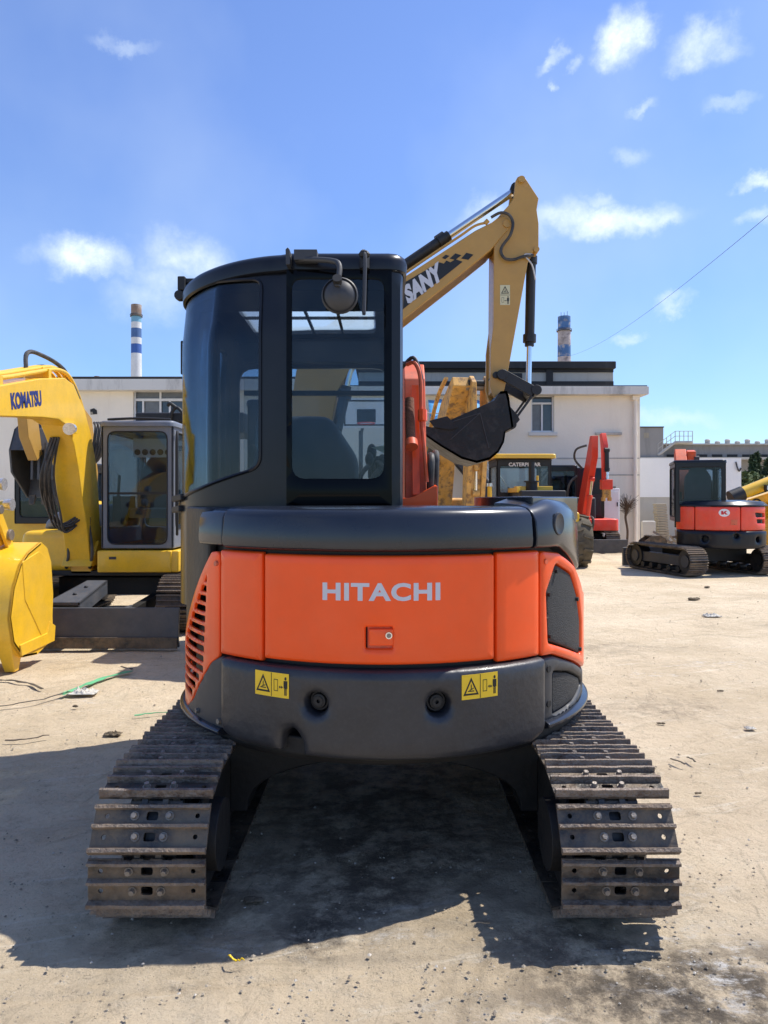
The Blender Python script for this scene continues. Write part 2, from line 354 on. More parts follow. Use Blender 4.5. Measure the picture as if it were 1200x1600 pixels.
def warn(mb, fm, u, v, w, h, vert=False):
    """yellow warning sticker: triangle pictogram and keep-clear pictogram, fm(u,v,w)"""
    g = lambda a, b, c: fm(u+a*w, v+b*h, c)
    nq = 10; V = [g(-.5+i/nq, j, c) for i in range(nq+1) for j, c in ((-.5,0),(.5,0),(.5,.0010),(-.5,.0010))]
    mb.add(V, [(i*4+k, i*4+(k+1) % 4, i*4+4+(k+1) % 4, i*4+4+k) for i in range(nq) for k in range(4)]+[(3,2,1,0),(nq*4,nq*4+1,nq*4+2,nq*4+3)], 'stick' if not vert else 'pale')
    if vert:
        A = lambda a, b, c: g(a*.8, .25+b*.42, c); B = lambda a, b, c: g(a*.8, -.25+b*.42, c)
        mb.prism([(-.52,-.01),(.52,-.01),(.52,.01),(-.52,.01)], lambda a, b, c: g(a*.9, b, c), .001, .002, 'ink')
    else:
        A = lambda a, b, c: g(-.25+a*.42, b*.8, c); B = lambda a, b, c: g(.25+a*.42, b*.8, c)
        mb.prism([(-.007,-.5),(.007,-.5),(.007,.5),(-.007,.5)], lambda a, b, c: g(a, b*.96, c), .001, .002, 'ink')
    o = [(-.5,-.42),(.5,-.42),(0,.48)]; i = [(-.36,-.33),(.36,-.33),(0,.30)]
    for k in range(3):
        j = (k+1) % 3; mb.prism([o[k], o[j], i[j], i[k]], A, .001, .002, 'ink')
    mb.prism([(-.2,-.24),(.2,-.24),(.2,-.19),(-.2,-.19)], A, .001, .002, 'ink')
    mb.prism([(-.12,-.15),(.16,-.05),(.16,-.1),(-.1,-.19)], A, .001, .002, 'ink'); mb.prism([(-.02,-.12),(.03,-.12),(.03,.12),(-.02,.12)], A, .001, .002, 'ink')
    for q in ([(-.42,-.3),(-.395,-.3),(-.395,.3),(-.42,.3)], [(-.17,-.3),(-.145,-.3),(-.145,.3),(-.17,.3)], [(-.395,-.3),(-.17,-.3),(-.17,-.27),(-.395,-.27)], [(-.395,.27),(-.17,.27),(-.17,.3),(-.395,.3)],
              [(-.08,-.08),(.02,-.16),(.02,0)], [(.2,-.08),(.1,-.16),(.1,0)], [(0,-.1),(.12,-.1),(.12,-.06),(0,-.06)],
              [(.25,-.12),(.29,-.12),(.29,.25),(.25,.25)], [(.46,-.12),(.5,-.12),(.5,.25),(.46,.25)], [(.3,-.15),(.45,-.15),(.45,.26),(.3,.26)], [(.3,-.48),(.36,-.48),(.36,-.15),(.3,-.15)], [(.39,-.48),(.45,-.48),(.45,-.15),(.39,-.15)],
              circ(.375,.37,.07,8,.09)):
        mb.prism(q, B, .001, .002, 'ink')
# ---------------------------------------------------------------- ground
def ground():
    m = bpy.data.materials.new('dry_mud'); m.use_nodes = True; t = m.node_tree; n = t.nodes; L = t.links; b = n['Principled BSDF']
    b.inputs['Roughness'].default_value = .95; b.inputs['Specular IOR Level'].default_value = .15
    c = n.new('ShaderNodeTexCoord')
    def noi(scale, det=8, ro=.65, sc=(1,1,1), loc=(0,0,0)):
        mp = n.new('ShaderNodeMapping'); mp.inputs['Scale'].default_value = sc; mp.inputs['Location'].default_value = loc; L.new(c.outputs['Object'], mp.inputs[0])
        z = n.new('ShaderNodeTexNoise'); z.inputs['Scale'].default_value = scale; z.inputs['Detail'].default_value = det; z.inputs['Roughness'].default_value = ro; L.new(mp.outputs[0], z.inputs['Vector']); return z.outputs[0]
    def rng(o, a, b_, c0=0, c1=1):
        r = n.new('ShaderNodeMapRange'); r.interpolation_type = 'SMOOTHSTEP'; L.new(o, r.inputs['Value'])
        for k, v in zip(('From Min','From Max','To Min','To Max'), (a, b_, c0, c1)): r.inputs[k].default_value = v
        return r.outputs[0]
    def mix(f, a, col):
        x = n.new('ShaderNodeMix'); x.data_type = 'RGBA'; L.new(f, x.inputs[0])
        if isinstance(a, tuple): x.inputs[6].default_value = (*a, 1)
        else: L.new(a, x.inputs[6])
        x.inputs[7].default_value = (*col, 1); return x.outputs[2]
    def mul(a, b_):
        x = n.new('ShaderNodeMath'); x.operation = 'MULTIPLY'; L.new(a, x.inputs[0])
        if isinstance(b_, float): x.inputs[1].default_value = b_
        else: L.new(b_, x.inputs[1])
        return x.outputs[0]
    def spot(x, y, r, sy=1):
        s = n.new('ShaderNodeVectorMath'); s.operation = 'SUBTRACT'; L.new(c.outputs['Object'], s.inputs[0]); s.inputs[1].default_value = (x, y, 0)
        k = n.new('ShaderNodeVectorMath'); k.operation = 'MULTIPLY'; L.new(s.outputs[0], k.inputs[0]); k.inputs[1].default_value = (1/r, sy/r, 0)
        l = n.new('ShaderNodeVectorMath'); l.operation = 'LENGTH'; L.new(k.outputs[0], l.inputs[0]); return rng(l.outputs['Value'], 1, .2)
    o = mix(rng(noi(.55), .35, .68), (.70,.57,.40), (.54,.43,.285))
    o = mix(rng(noi(1.7, 9, .7, loc=(4,2,0)), .5, .75, 0, .6), o, (.68,.58,.42))
    o = mix(rng(noi(5, 10, .75), .52, .72, 0, .55), o, (.33,.255,.17))
    o = mix(rng(noi(1.3, 10, .72, sc=(.5,1.6,1), loc=(9,1,0)), .55, .72, 0, .45), o, (.27,.225,.17))
    o = mix(rng(noi(2.6, 12, .8, sc=(.35,1.3,1), loc=(2,8,1)), .56, .66, 0, .5), o, (.30,.25,.18))
    def rn(scale, ang, sc, lo, hi, amt, col, loc=(0,0,0)):
        mp = n.new('ShaderNodeMapping'); mp.vector_type = 'TEXTURE'; mp.inputs['Rotation'].default_value = (0,0,R_(ang)); mp.inputs['Scale'].default_value = sc; mp.inputs['Location'].default_value = loc; L.new(c.outputs['Object'], mp.inputs[0])
        z = n.new('ShaderNodeTexNoise'); z.inputs['Scale'].default_value = scale; z.inputs['Detail'].default_value = 9; z.inputs['Roughness'].default_value = .7; z.inputs['Distortion'].default_value = .3; L.new(mp.outputs[0], z.inputs['Vector'])
        return mix(rng(z.outputs[0], lo, hi, 0, amt), o, col)
    o = rn(9, 35, (9,1,1), .56, .70, .5, (.33,.27,.19))
    o = rn(12, 18, (12,1,1), .57, .70, .5, (.80,.72,.58), (3,1,0))
    o = rn(14, 75, (10,1,1), .60, .70, .5, (.30,.24,.17), (1,5,0))
    o = rn(10, 100, (14,1,1), .60, .72, .4, (.28,.23,.165), (6,2,0))
    o = mix(rng(noi(11, 12, .8, sc=(1,1.4,1), loc=(7,3,1)), .55, .66, 0, .45), o, (.74,.66,.52))
    o = mix(rng(noi(17, 12, .82, loc=(3,3,6)), .56, .64, 0, .6), o, (.25,.205,.145))
    o = mix(rng(noi(38, 6, .8), .58, .68, 0, .6), o, (.22,.18,.13))
    o = mix(rng(noi(90, 4, .7, loc=(1,7,0)), .62, .7, 0, .5), o, (.62,.57,.48))
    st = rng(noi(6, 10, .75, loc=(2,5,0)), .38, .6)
    for (x, y, r, sy, a) in ((0,3.6,1.1,.8,.75),(.0,3.0,.6,1.2,.5),(1.0,2.25,.7,1.6,.8),(-.24,2.55,.24,1,.9),(-.1,2.75,.35,1.3,.6),(.75,2.22,.5,1.7,.75),(1.25,2.15,.55,1.2,.55),(-.75,2.7,.6,1,.5),(.6,2.5,.45,1.5,.7),(1.9,5.3,.9,2,.35),(2.6,3.8,.7,1.6,.4),(2.2,7.4,1.4,3,.3),(.3,2.1,.3,1,.35)):  # mud stains; the central ones under the machine also paint deeper shade into the colour
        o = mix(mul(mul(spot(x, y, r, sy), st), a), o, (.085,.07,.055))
    wt = rng(noi(7, 10, .8, sc=(1,2,1), loc=(5,0,3)), .5, .66)
    for (x, y, r, sy, a) in ((1.05,2.35,.5,1.3,.9),(.05,2.5,.22,1.8,.7),(.3,2.13,.35,3,.9),(-.55,2.5,.3,2,.4),(1.35,3.6,.25,3,.9),(2.25,6.3,.5,3,.9),(3.0,6.7,.7,3,.8),(-2.3,5.5,.4,2,.6),(.95,2.9,.6,2,.5)):
        o = mix(mul(mul(spot(x, y, r, sy), wt), a), o, (.70,.67,.62))
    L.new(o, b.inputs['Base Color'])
    bp = n.new('ShaderNodeBump'); bp.inputs['Strength'].default_value = 1; bp.inputs['Distance'].default_value = .045; L.new(noi(7, 12, .72), bp.inputs['Height'])
    b2 = n.new('ShaderNodeBump'); b2.inputs['Strength'].default_value = .7; b2.inputs['Distance'].default_value = .012; L.new(noi(55, 8, .75), b2.inputs['Height']); L.new(bp.outputs[0], b2.inputs['Normal'])
    L.new(b2.outputs[0], b.inputs['Normal'])
    M['ground'] = m
    nx, ny = 340, 380
    xs = [(-1+2*i/nx) for i in range(nx+1)]; xs = [math.copysign(abs(x)*3.0+abs(x)**7*400, x) for x in xs]
    ys = [i/ny for i in range(ny+1)]; ys = [-30+ (31.2)*min(1, q/.05) if q < .05 else 1.2+((q-.05)/.95)*6.5+((q-.05)/.95)**7*500 for q in ys]
    mb = MB(); V = []
    ruts = [((1.45,2.25),(2.6,3.1),.05),((1.25,2.35),(2.4,3.0),.035),((1.02,1.9),(1.22,2.28),.035),((1.2,1.95),(1.32,2.25),.03),((.12,1.95),(.32,2.42),.028),((-2.4,3.3),(-1.4,3.4),.03),((-1.2,2.2),(-.3,2.3),.02),((1.3,4.2),(2.1,3.4),.04),((1.6,4.5),(2.6,3.5),.04)]
    for y in ys:
        for x in xs:
            z = 0
            d = math.hypot(x, y-2)
            if d < 12 and y > .8:
                k = 1 if d < 9 else (12-d)/3
                z = k*(.016*noise.noise((x*1.1, y*1.1, 0))+.010*noise.noise((x*3.3, y*3.3, 4))+.007*noise.noise((x*9, y*11, 1))*(1+1.2*max(0, noise.noise((x*.9, y*.9, 11))))+.010*max(0, noise.noise((x*1.3, y*1.3, 21))+.15)*noise.noise((x*26, y*30, 7))+.004*noise.noise((x*22, y*26, 7)))-.007
                for (a, b_, w) in ruts:
                    if abs(x-a[0]) < 2 and abs(y-a[1]) < 2:
                        dx, dy = b_[0]-a[0], b_[1]-a[1]; t_ = max(0, min(1, ((x-a[0])*dx+(y-a[1])*dy)/(dx*dx+dy*dy))); q = math.hypot(x-a[0]-t_*dx, y-a[1]-t_*dy)/w
                        if q < 3: z += (.006*math.exp(-(q-1.4)**2*3)-.011*math.exp(-q*q*1.5))*(.6+.8*noise.noise((x*15, y*15, 2)))
            V.append((x, y, z-.004))
    n1 = nx+1
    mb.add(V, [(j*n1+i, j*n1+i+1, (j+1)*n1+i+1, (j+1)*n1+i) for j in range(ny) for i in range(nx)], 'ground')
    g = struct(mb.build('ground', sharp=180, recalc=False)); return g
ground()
def gravel():
    rnd = random.Random(3)
    mats = [mat('pebble_a', (.33,.28,.21), .95, var=.3, vs=3), mat('pebble_b', (.19,.155,.115), .95, var=.3), mat('pebble_c', (.5,.45,.38), .95, var=.2)]
    for k, mm in enumerate(mats): M['peb%d' % k] = mm
    mb = MB()
    for i in range(3000):
        if i > 2599: y = rnd.gauss(2.28,.12); x = rnd.gauss(.95,.35) if i % 3 else rnd.gauss(-.2,.5)
        elif i < 1500: y = rnd.uniform(1.9, 3.3); x = rnd.uniform(-2, 2)
        else: y = 1.9+11*rnd.random()**1.7; x = rnd.uniform(-.62, .62)*y
        if rnd.random() < .5 : x, y = x+.15*noise.noise((x*3, y*3, 0)), y+.15*noise.noise((x*3, y*3, 5))
        s = .0018+.007*rnd.random()**4+(.005 if y > 4 else 0)*rnd.random()
        a = rnd.random()*6; c0, s0 = math.cos(a), math.sin(a); e = [(1,0,0),(-.9,.2,0),(.1,.8,.1),(0,-.9,0),(.2,.1,.7),(0,0,-.5)]
        v = [(x+s*(p[0]*c0-p[1]*s0)*rnd.uniform(.7,1.4), y+s*(p[0]*s0+p[1]*c0), .0+s*p[2]) for p in e]
        mb.add(v, [(0,2,4),(2,1,4),(1,3,4),(3,0,4),(2,0,5),(1,2,5),(3,1,5),(0,3,5)], 'peb%d' % rnd.choice((0,0,0,0,1,1,2)))
    struct(mb.build('gravel', smooth=False, recalc=False), 'stuff', 'small pebbles and crumbs scattered over the dry mud')
gravel()

# ================================================================ the orange excavator in front
HX = root('mini_excavator', (0, 3.65, 0), 0, 'large orange and charcoal mini excavator from behind in the foreground, HITACHI on its door', 'excavator', None)
def cylmap(R): return lambda u, z, w: ((R+w)*math.sin(u), -(R+w)*math.cos(u), z)
def deg(pts): return [(R_(p[0]), *p[1:]) for p in pts]
def csheet(mb, outer, holes, R, w0, w1, m, step=.05, r=0):
    """sheet on the swing cylinder; angles in degrees, heights in metres"""
    k = .95; fm = lambda u, z, w: ((R+w)*math.sin(u/k), -(R+w)*math.cos(u/k), z)
    cv = lambda l: [(R_(p[0])*k, *p[1:]) for p in l]
    o = cv(outer); o = rpoly(o, 0) if any(len(p) > 2 for p in o) else o
    mb.sheet(o, [rpoly(cv(h), 0) if any(len(p) > 2 for p in h) else cv(h) for h in holes], fm, w0, w1, m, step, r)
def crect(a0, a1, z0, z1, r): return [(a0,z0,r),(a1,z0,r),(a1,z1,r),(a0,z1,r)]
def ccirc(a, z, r, n=16, R=.95): return [(a+math.degrees(r/R*math.cos(2*math.pi*i/n)), z+r*math.sin(2*math.pi*i/n)) for i in range(n)]

# ---- undercarriage
def shoe_mesh():
    mb = MB(); p = .154; hw = .197
    holes = []
    for y in (-.036, .030):
        holes.append(rect(-.020, .020, y-.014, y+.014, .008, 2))
        holes += [circ(-.155, y, .0085, 8), circ(.155, y, .0085, 8)]
    outer = [(-hw,-.090),(hw,-.090),(hw,.070),(.085,.070),(.085,.052),(.050,.052),(.050,.070),(.012,.070),(.012,.055),(-.012,.055),(-.012,.070),(-.050,.070),(-.050,.052),(-.085,.052),(-.085,.070),(-hw,.070)]
    mb.sheet(outer, holes, fxy(.022), 0, .008, 'steel', step=.08)
    for y, hgt, t in ((-.079,.024,.011),(-.003,.022,.009),(.058,.018,.009)):
        prof = [(y-t,.028),(y-t*.55,.030+hgt),(y+t*.55,.030+hgt),(y+t,.028)]
        segs = 14; xs = [-hw+2*hw*i/segs for i in range(segs+1)]
        V = []
        for i, x in enumerate(xs):
            dz = random.uniform(-.0022, .0012)
            V += [(x, a+random.uniform(-.0008,.0008), b+(dz if k in (1,2) else 0)) for k, (a, b) in enumerate(prof)]
        Fs = [(i*4+k, i*4+(k+1) % 4, i*4+4+(k+1) % 4, i*4+4+k) for i in range(segs) for k in range(4)]+[(0,1,2,3),(segs*4+3,segs*4+2,segs*4+1,segs*4)]
        mb.add(V, Fs, 'steel2')
    for y in (-.036, .030):
        for x in (-.048-.012*(y > 0), .048+.012*(y > 0)):
            mb.cyl((x,y,.028),(x,y,.034),.015,'bolt',n=10); mb.cyl((x,y,.034),(x,y,.048),.0115,'bolt',r2=.009,n=6)
    for s in (-1, 1):     # chain links under the plate
        mb.box(s*.068-.012, s*.068+.012, -.085, .05, -.03, .0215, 'steel'); mb.box(s*.036-.010, s*.036+.010, -.05, .085, -.03, .021, 'steel')
    mb.cyl((-.09,-.077,-.005),(.09,-.077,-.005),.016,'steel',n=10)
    o = mb.build('track_shoe', sharp=30); me = o.data; bpy.data.objects.remove(o); return [me]
SHOES = [shoe_mesh()[0] for _ in range(3)]
PH = .108
def track(cx, sgn, lab):
    Rl = .205; hs = .955; zc = .272; C_ = [(hs, zc+Rl)]+[(hs-2*hs*i/40, zc+Rl) for i in range(1, 41)]
    C_ += [(-hs-Rl*math.sin(a), zc+Rl*math.cos(a)) for a in [math.pi/2*i/24 for i in range(1, 25)]]
    C_ += [(-hs-.01*math.sin(a)-Rl*math.cos(a)**.50, zc-(Rl+.005*math.sin(2*a))*math.sin(a)**.50) for a in [math.pi/2*i/24 for i in range(1, 25)]]
    C_ += [(-hs+2*hs*i/40, zc-Rl) for i in range(1, 41)]+[(hs+Rl*math.sin(a), zc-Rl*math.cos(a)) for a in [math.pi*i/40 for i in range(1, 41)]]
    cu_ = [0]
    for q0, q1 in zip(C_, C_[1:]): cu_.append(cu_[-1]+math.dist(q0, q1))
    per = cu_[-1]; n = round(per/.160); p = per/n
    import bisect
    def at(s):
        s %= per
        k_ = min(max(bisect.bisect_right(cu_, s)-1, 0), len(C_)-2); t_ = (s-cu_[k_])/(cu_[k_+1]-cu_[k_]); return Vector(C_[k_]).lerp(Vector(C_[k_+1]), t_)
    mb = MB(); fr = lambda x0: (lambda u, v, w: (x0+w, u, v))
    def stad(r, k=14): return arcpts((hs, zc), r, -math.pi/2, math.pi/2, k)+arcpts((-hs, zc), r, math.pi/2, 3*math.pi/2, k)
    # the side frame is the track's own body: box beam inside the chain
    mb.prism([(-.80,.14),(.80,.14),(.86,.22),(.80,.36),(-.80,.36),(-.86,.22)], fr(cx-.09), 0, .18, 'frame')
    tr = mb.build('track', HX, bevel=.008, label=lab)
    for i in range(n):
        a = at(i*p+PH); b = at((i+1)*p+PH); d = (b-a).normalized(); c = (a+b)/2
        o = bpy.data.objects.new('track_shoe', SHOES[i % 3]); C.objects.link(o); o.parent = tr
        # local y of the shoe runs along the travel direction, local z outwards
        yv = Vector((0, d.x, d.y)); xv = Vector((1, 0, 0)) if i % 2 else Vector((1, 0, 0)); zv = xv.cross(yv)
        if zv.dot(Vector((0, c.x-(max(-hs, min(hs, c.x))), c.y-zc))) < 0: yv = -yv; zv = xv.cross(yv)
        Mx = Matrix((( xv.x, yv.x, zv.x, cx),(xv.y, yv.y, zv.y, c.x),(xv.z, yv.z, zv.z, c.y),(0,0,0,1)))
        o.matrix_local = Mx @ Matrix.Translation((random.uniform(-.0015,.0015), 0, random.uniform(-.001,.001))) @ Matrix.Rotation(random.uniform(-.006,.006), 4, 'Z')
    for y, nm in ((-hs, 'drive_sprocket'), (hs, 'idler_wheel')):
        w = MB(); rv = lambda r, a, h, y=y: (cx+h, y+r*math.cos(a), zc+r*math.sin(a))
        w.revolve([(.03,-.115),(.15,-.115),(.172,-.10),(.178,-.03),(.20,-.02),(.20,.02),(.178,.03),(.172,.10),(.15,.115),(.03,.115)], rv, 'sblack', n=28)
        for k in range(8): a = k*math.pi/4; w.cyl((cx-.125, y+.11*math.cos(a), zc+.11*math.sin(a)), (cx+.125, y+.11*math.cos(a), zc+.11*math.sin(a)), .011, 'bolt', n=6)
        w.cyl((cx-.13,y,zc),(cx+.13,y,zc),.06,'sblack',n=16)
        w.build(nm, tr)
    for k in range(5):
        w = MB(); y = -.62+k*.31; w.cyl((cx-.10,y,.12),(cx+.10,y,.12),.055,'sblack',n=16); w.cyl((cx-.12,y,.12),(cx+.12,y,.12),.03,'sblack',n=12); w.build('bottom_roller', tr)
    # inner guard plate round the sprocket motor
    g = MB(); x0 = cx-sgn*.150
    g.prism(arcpts((-.955, zc), .195, math.pi*.62, math.pi*1.38, 12)+[(-.60,.09),(-.60,.45)], fr(x0-.006), 0, .012, 'sblack')
    g.prism(arcpts((-.955, zc), .125, 0, 2*math.pi, 20)[:-1], fr(min(x0, x0-sgn*.055)), 0, .055, 'frame')
    g.build('motor_guard', tr, bevel=.003)
track(-.793, -1, 'left steel crawler track with pale dried mud on its shoes')
track(.793, 1, None)
mb = MB()
arch = [(-.68,.42),(.68,.42),(.68,.12)]+[(.60*math.cos(a), .12+.235*math.sin(a)**.75) for a in [math.pi*i/20 for i in range(21)]]+[(-.68,.12)]
mb.prism(arch, fxz(.42), 0, .84, 'frame')
mb.revolve([(0,.38),(.36,.38),(.40,.40),(.40,.50),(0,.50)], lambda r, a, h: (r*math.cos(a), r*math.sin(a), h), 'frame', n=32)
mb.build('undercarriage_frame', HX, bevel=.01)
mb = MB(); mb.prism([(-.98,.03),(.98,.03),(.98,.36),(.6,.40),(-.6,.40),(-.98,.36)], fxz(1.42), 0, .03, 'sblack')
mb.box(-.98,.98,1.36,1.40,.02,.09,'steel')
for x in (-.45, .45): mb.beam((x,.45,.26),(x,1.4,.2),.08,.12,'sblack')
mb.build('dozer_blade', HX, bevel=.006)

# ---- counterweight
mb = MB()
A0, A1 = -41.8, 41.2
ow = [(A0,.575,.07),(A0,.868,.02),(A1,.868,.02),(A1,.575,.09),(36,.545,.0),(20,.540,.0),(-12,.543,.0),(-17.9,.545,.01),(-18.1,.60,.035),(-20.2,.65,.05),(-22.9,.62,.035),(-23.4,.553,.01),(-36,.555,0)]
holes = [ccirc(-14.9,.742,.042), ccirc(11.9,.742,.042)]
csheet(mb, ow, holes, .86, 0, .125, 'cast', .035, .03)
mb.build('counterweight', HX, sharp=50)
for a in (-14.9*.95/.95, 11.9):
    mb = MB(); fm = cylmap(.9); sa = R_(a)
    f2 = lambda r, t, h, sa=sa: fm(sa+r*math.cos(t)/.95, .745+r*math.sin(t), h)
    mb.revolve([(0,.0),(.046,.0),(.046,.02),(.036,.035),(.030,.035),(.026,.045),(.018,.047),(.018,.05),(.007,.05),(.007,.035),(0,.035)], f2, 'black', n=18)
    mb.build('tie_down_plug', HX)
def sticker(a, z, tilt=0):
    mb = MB(); cy = cylmap(.9862); fm = lambda u, v, w: cy(R_(a)+u/.985, z+v+u*tilt, w)
    for k in (-1, 1):
        pass
    warn(mb, fm, 0, 0, .150, .091); mb.build('warning_sticker', HX, smooth=False)
sticker(-25.3, .802, -.02); sticker(21.2, .803, .02)

# ---- orange rear
mb = MB(); csheet(mb, [(-29.0,.885,.012),(26.4,.885,.012),(26.4,1.288,.015),(-29.0,1.288,.015)], [crect(-4.1,1.9,.945,1.025,.006)], .925, 0, .028, 'orange', .04, .016)
door = mb.build('rear_door', HX, sharp=50)
mb = MB(); fm = cylmap(.951)
mb.text('HITACHI', lambda u, v, w: fm(R_(-.6)+u/.95, 1.155+v, .0015+w), 'lett', size=.086, bold=.0032, depth=.0006, width=.438, sp=1.10)
mb.build('lettering', door, smooth=False)
mb = MB(); cf = cylmap(.925)
mb.sheet(rect(-.062,.042,.938,1.032), [], lambda u, z, w: cf(u/.95, z, w), .002, .006, 'orange_d', .03)
mb.sheet(rpoly([(-.056,.957),(.036,.957),(.036,1.018),(-.056,1.018)], .005), [], lambda u, z, w: cf(u/.95, z, w), .006, .022, 'orange', .03, .005)
mb.cyl((.018,-.945,.995),(.018,-.9535,.995),.0125,'chrome',n=16); mb.cyl((.018,-.953,.995),(.018,-.955,.995),.0085,'bolt',n=12)
mb.build('door_latch', door)
for a0, a1, z0, z1 in ((-44.0,-29.5,.872,1.293), (26.9,40.6,.872,1.293)):
    mb = MB(); csheet(mb, crect(a0, a1, z0, z1, .012), [], .925, 0, .030, 'orange', .04, .018); mb.build('side_cover', HX, sharp=50)
mb = MB(); csheet(mb, crect(-46,43,.86,1.31,.01), [], .895, 0, .02, 'black', .06); mb.build('inner_bulkhead', HX)
# left slotted corner
slots = []
def leftedge(z): # degrees where the diagonal upper edge sits
    P = [(1.29,-46),(1.167,-54),(1.01,-63),(.83,-75),(.60,-100)]
    for (za, a), (zb, b) in zip(P, P[1:]):
        if z >= zb: return a+(b-a)*(za-z)/(za-zb)
    return -100
for k in range(13):
    z = 1.165-.0425*k
    l = leftedge(z)+2.2+(.02 if k else 0); r = -50.5-.25*k
    if k > 9: r -= (k-9)*2.4
    slots.append([(l,z-.012,.004),(r,z-.013,.006),(r,z+.013,.006),(l+1.2,z+.013,.004)])
mb = MB()
csheet(mb, [(-44.4,1.285,.02),(-48,1.28,.03),(-54,1.180,.1),(-63,1.022,.1),(-75,.842,.1),(-100,.70,0),(-100,.57,0),(-75,.570,0),(-66,.578,.02),(-61,.62,.05),(-53,.745,.1),(-48.5,.82,.05),(-44.4,.86,.02)], slots, .918, .020, .034, 'orange', .04, .006)
mb.build('slotted_grille', HX, sharp=50)
mb = MB(); csheet(mb, crect(-110,-41,.57,1.30,.01), [], .88, 0, .022, 'black', .07); csheet(mb, crect(41,110,.57,1.30,.01), [], .88, 0, .022, 'black', .07)
mb.build('engine_bay_lining', HX)
mb = MB(); csheet(mb, [(-42.5,.56,.02),(-42.5,.87,.02),(-48,.84,.03),(-53,.76,.08),(-60,.64,.08),(-70,.585,.02),(-110,.58,0),(-110,.55,0)], [], .905, 0, .045, 'plastic', .04, .014); mb.build('lower_corner_skirt', HX, sharp=50)
# right corner
mo = [(47.5,1.235,.03),(57,1.182,.06),(63,1.080,.06),(67.5,.95,.05),(67.5,.80,.02),(44,.915,.02),(43.2,1.12,.03)]
mb = MB(); csheet(mb, [(41.0,1.29,.02),(49,1.275,.04),(59,1.21,.10),(70,1.085,.10),(100,1.0,0),(100,.66,0),(72,.73,.1),(59,.80,.08),(46,.865,.06),(41.0,.868,.02)], [mo], .918, 0, .038, 'orange', .04, .014)
mb.build('corner_cover', HX, sharp=50)
mo2 = [(47.8,1.228,.03),(57,1.175,.06),(62.7,1.075,.06),(67,.95,.05),(67,.807,.02),(44.4,.922,.02),(43.7,1.12,.03)]
mb = MB(); csheet(mb, mo2, [], .918, 0, .028, 'mesh', .04, .008)
for a, z in ((48,1.20),(62,1.06),(66,.83),(45,.94),(44.6,1.11)): 
    p = cylmap(.946)(R_(a), z, 0); q = cylmap(.958)(R_(a), z, 0); mb.cyl(p, q, .009, 'black', n=8)
mb.build('mesh_screen', HX, sharp=50)
mb = MB(); csheet(mb, [(42.2,.60,.02),(110,.60,0),(110,.66,0),(72,.72,.1),(60,.79,.08),(47,.855,.05),(42.2,.858,.02)], [[(46.5,.795,.02),(56,.765,.06),(68,.70,.03),(72,.655,.02),(60,.625,.02),(46.5,.615,.02)]], .905, 0, .045, 'plastic', .04, .016)
mb.build('lower_corner_skirt', HX, sharp=50)
mb = MB(); csheet(mb, [(47.0,.788,.02),(56,.758,.06),(68,.694,.03),(71.5,.655,.02),(60,.629,.02),(47.0,.619,.02)], [], .905, 0, .034, 'mesh', .04, .008)
for a, z in ((44.3,.81),(44.3,.67)): mb.cyl(cylmap(.945)(R_(a),z,0), cylmap(.955)(R_(a),z,0), .014, 'black', n=12)
mb.build('mesh_screen', HX, sharp=50)
for a0, a1, z in ((-110,-43,.545),(42.5,110,.575)):
    mb = MB(); mb.revolve([(.86,z),(.955,z),(.975,z+.008),(.975,z+.022),(.955,z+.032),(.86,z+.032)], lambda r, a, h: (r*math.sin(a), -r*math.cos(a), h), 'charcoal', R_(a0), R_(a1), 30)
    mb.build('bottom_rim', HX, bevel=.004)
# ---- hood
rv = lambda r, a, h: (r*math.sin(a), -r*math.cos(a), h)
mb = MB(); mb.revolve([(.88,1.302),(.955,1.302),(.972,1.312),(.974,1.34),(.966,1.425),(.955,1.446),(.935,1.460),(.90,1.467),(.45,1.467),(.45,1.44),(.86,1.43)], rv, 'charcoal', R_(-41.5), R_(37), 44)
mb.build('engine_hood', HX, bevel=.008)
mb = MB(); mb.revolve([(.88,1.32),(.945,1.305),(.962,1.315),(.964,1.34),(.958,1.42),(.945,1.444),(.91,1.462),(.55,1.462),(.55,1.42),(.86,1.42)], rv, 'charcoal', R_(-54), R_(-42.2), 12)
mb.build('hood_end_cap', HX, bevel=.008)
# right hood block: lower edge sweeps down towards the side
mb = MB(); n = 34; V = []; prof = [(.88,0),(.962,0),(.976,.012),(.978,.04),(.972,.6),(.955,.78),(.925,.9),(.87,.975),(.80,1),(.74,1),(.74,.8),(.86,.8)]
for i in range(n+1):
    a = 37.8+(100-37.8)*i/n
    zb = 1.302 if a < 48 else 1.302-.0062*(a-48) if a < 68 else 1.178
    zt = 1.478+.030*min(1, (a-37.8)/10)-(.0007*(a-62) if a > 62 else 0)
    for r, h in prof:
        r *= 1-.05*max(0, min(1, (a-45)/30))
        V.append((r*math.sin(R_(a)), -r*math.cos(R_(a)), zb+(zt-zb)*h if h > .05 or h == 0 else zb+h))
k = len(prof); mb.add(V, [(i*k+j, i*k+(j+1) % k, (i+1)*k+(j+1) % k, (i+1)*k+j) for i in range(n) for j in range(k)]+[tuple(range(k))[::-1], tuple(range(n*k, n*k+k))], 'charcoal')
# deck behind it, rising box
mb.prism([(.52,-.55),(.60,-.68),(.88,-.30),(.92,.1),(.9,.6),(.52,.6)], fxy(1.40), 0, .105, 'charcoal')
mb.build('right_side_hood', HX, bevel=.006)
mb = MB(); fa = cylmap(.975)
mb.revolve([(0,.002),(.020,.0025),(.033,.004),(.040,.006),(.044,.004),(.046,-.004)], lambda r, t, h: fa(R_(46.5)+r*.82*math.cos(t)/.95, 1.395+r*1.05*math.sin(t), h), 'cast', n=24, closed=False)
mb.build('hood_dimple', HX, recalc=True)
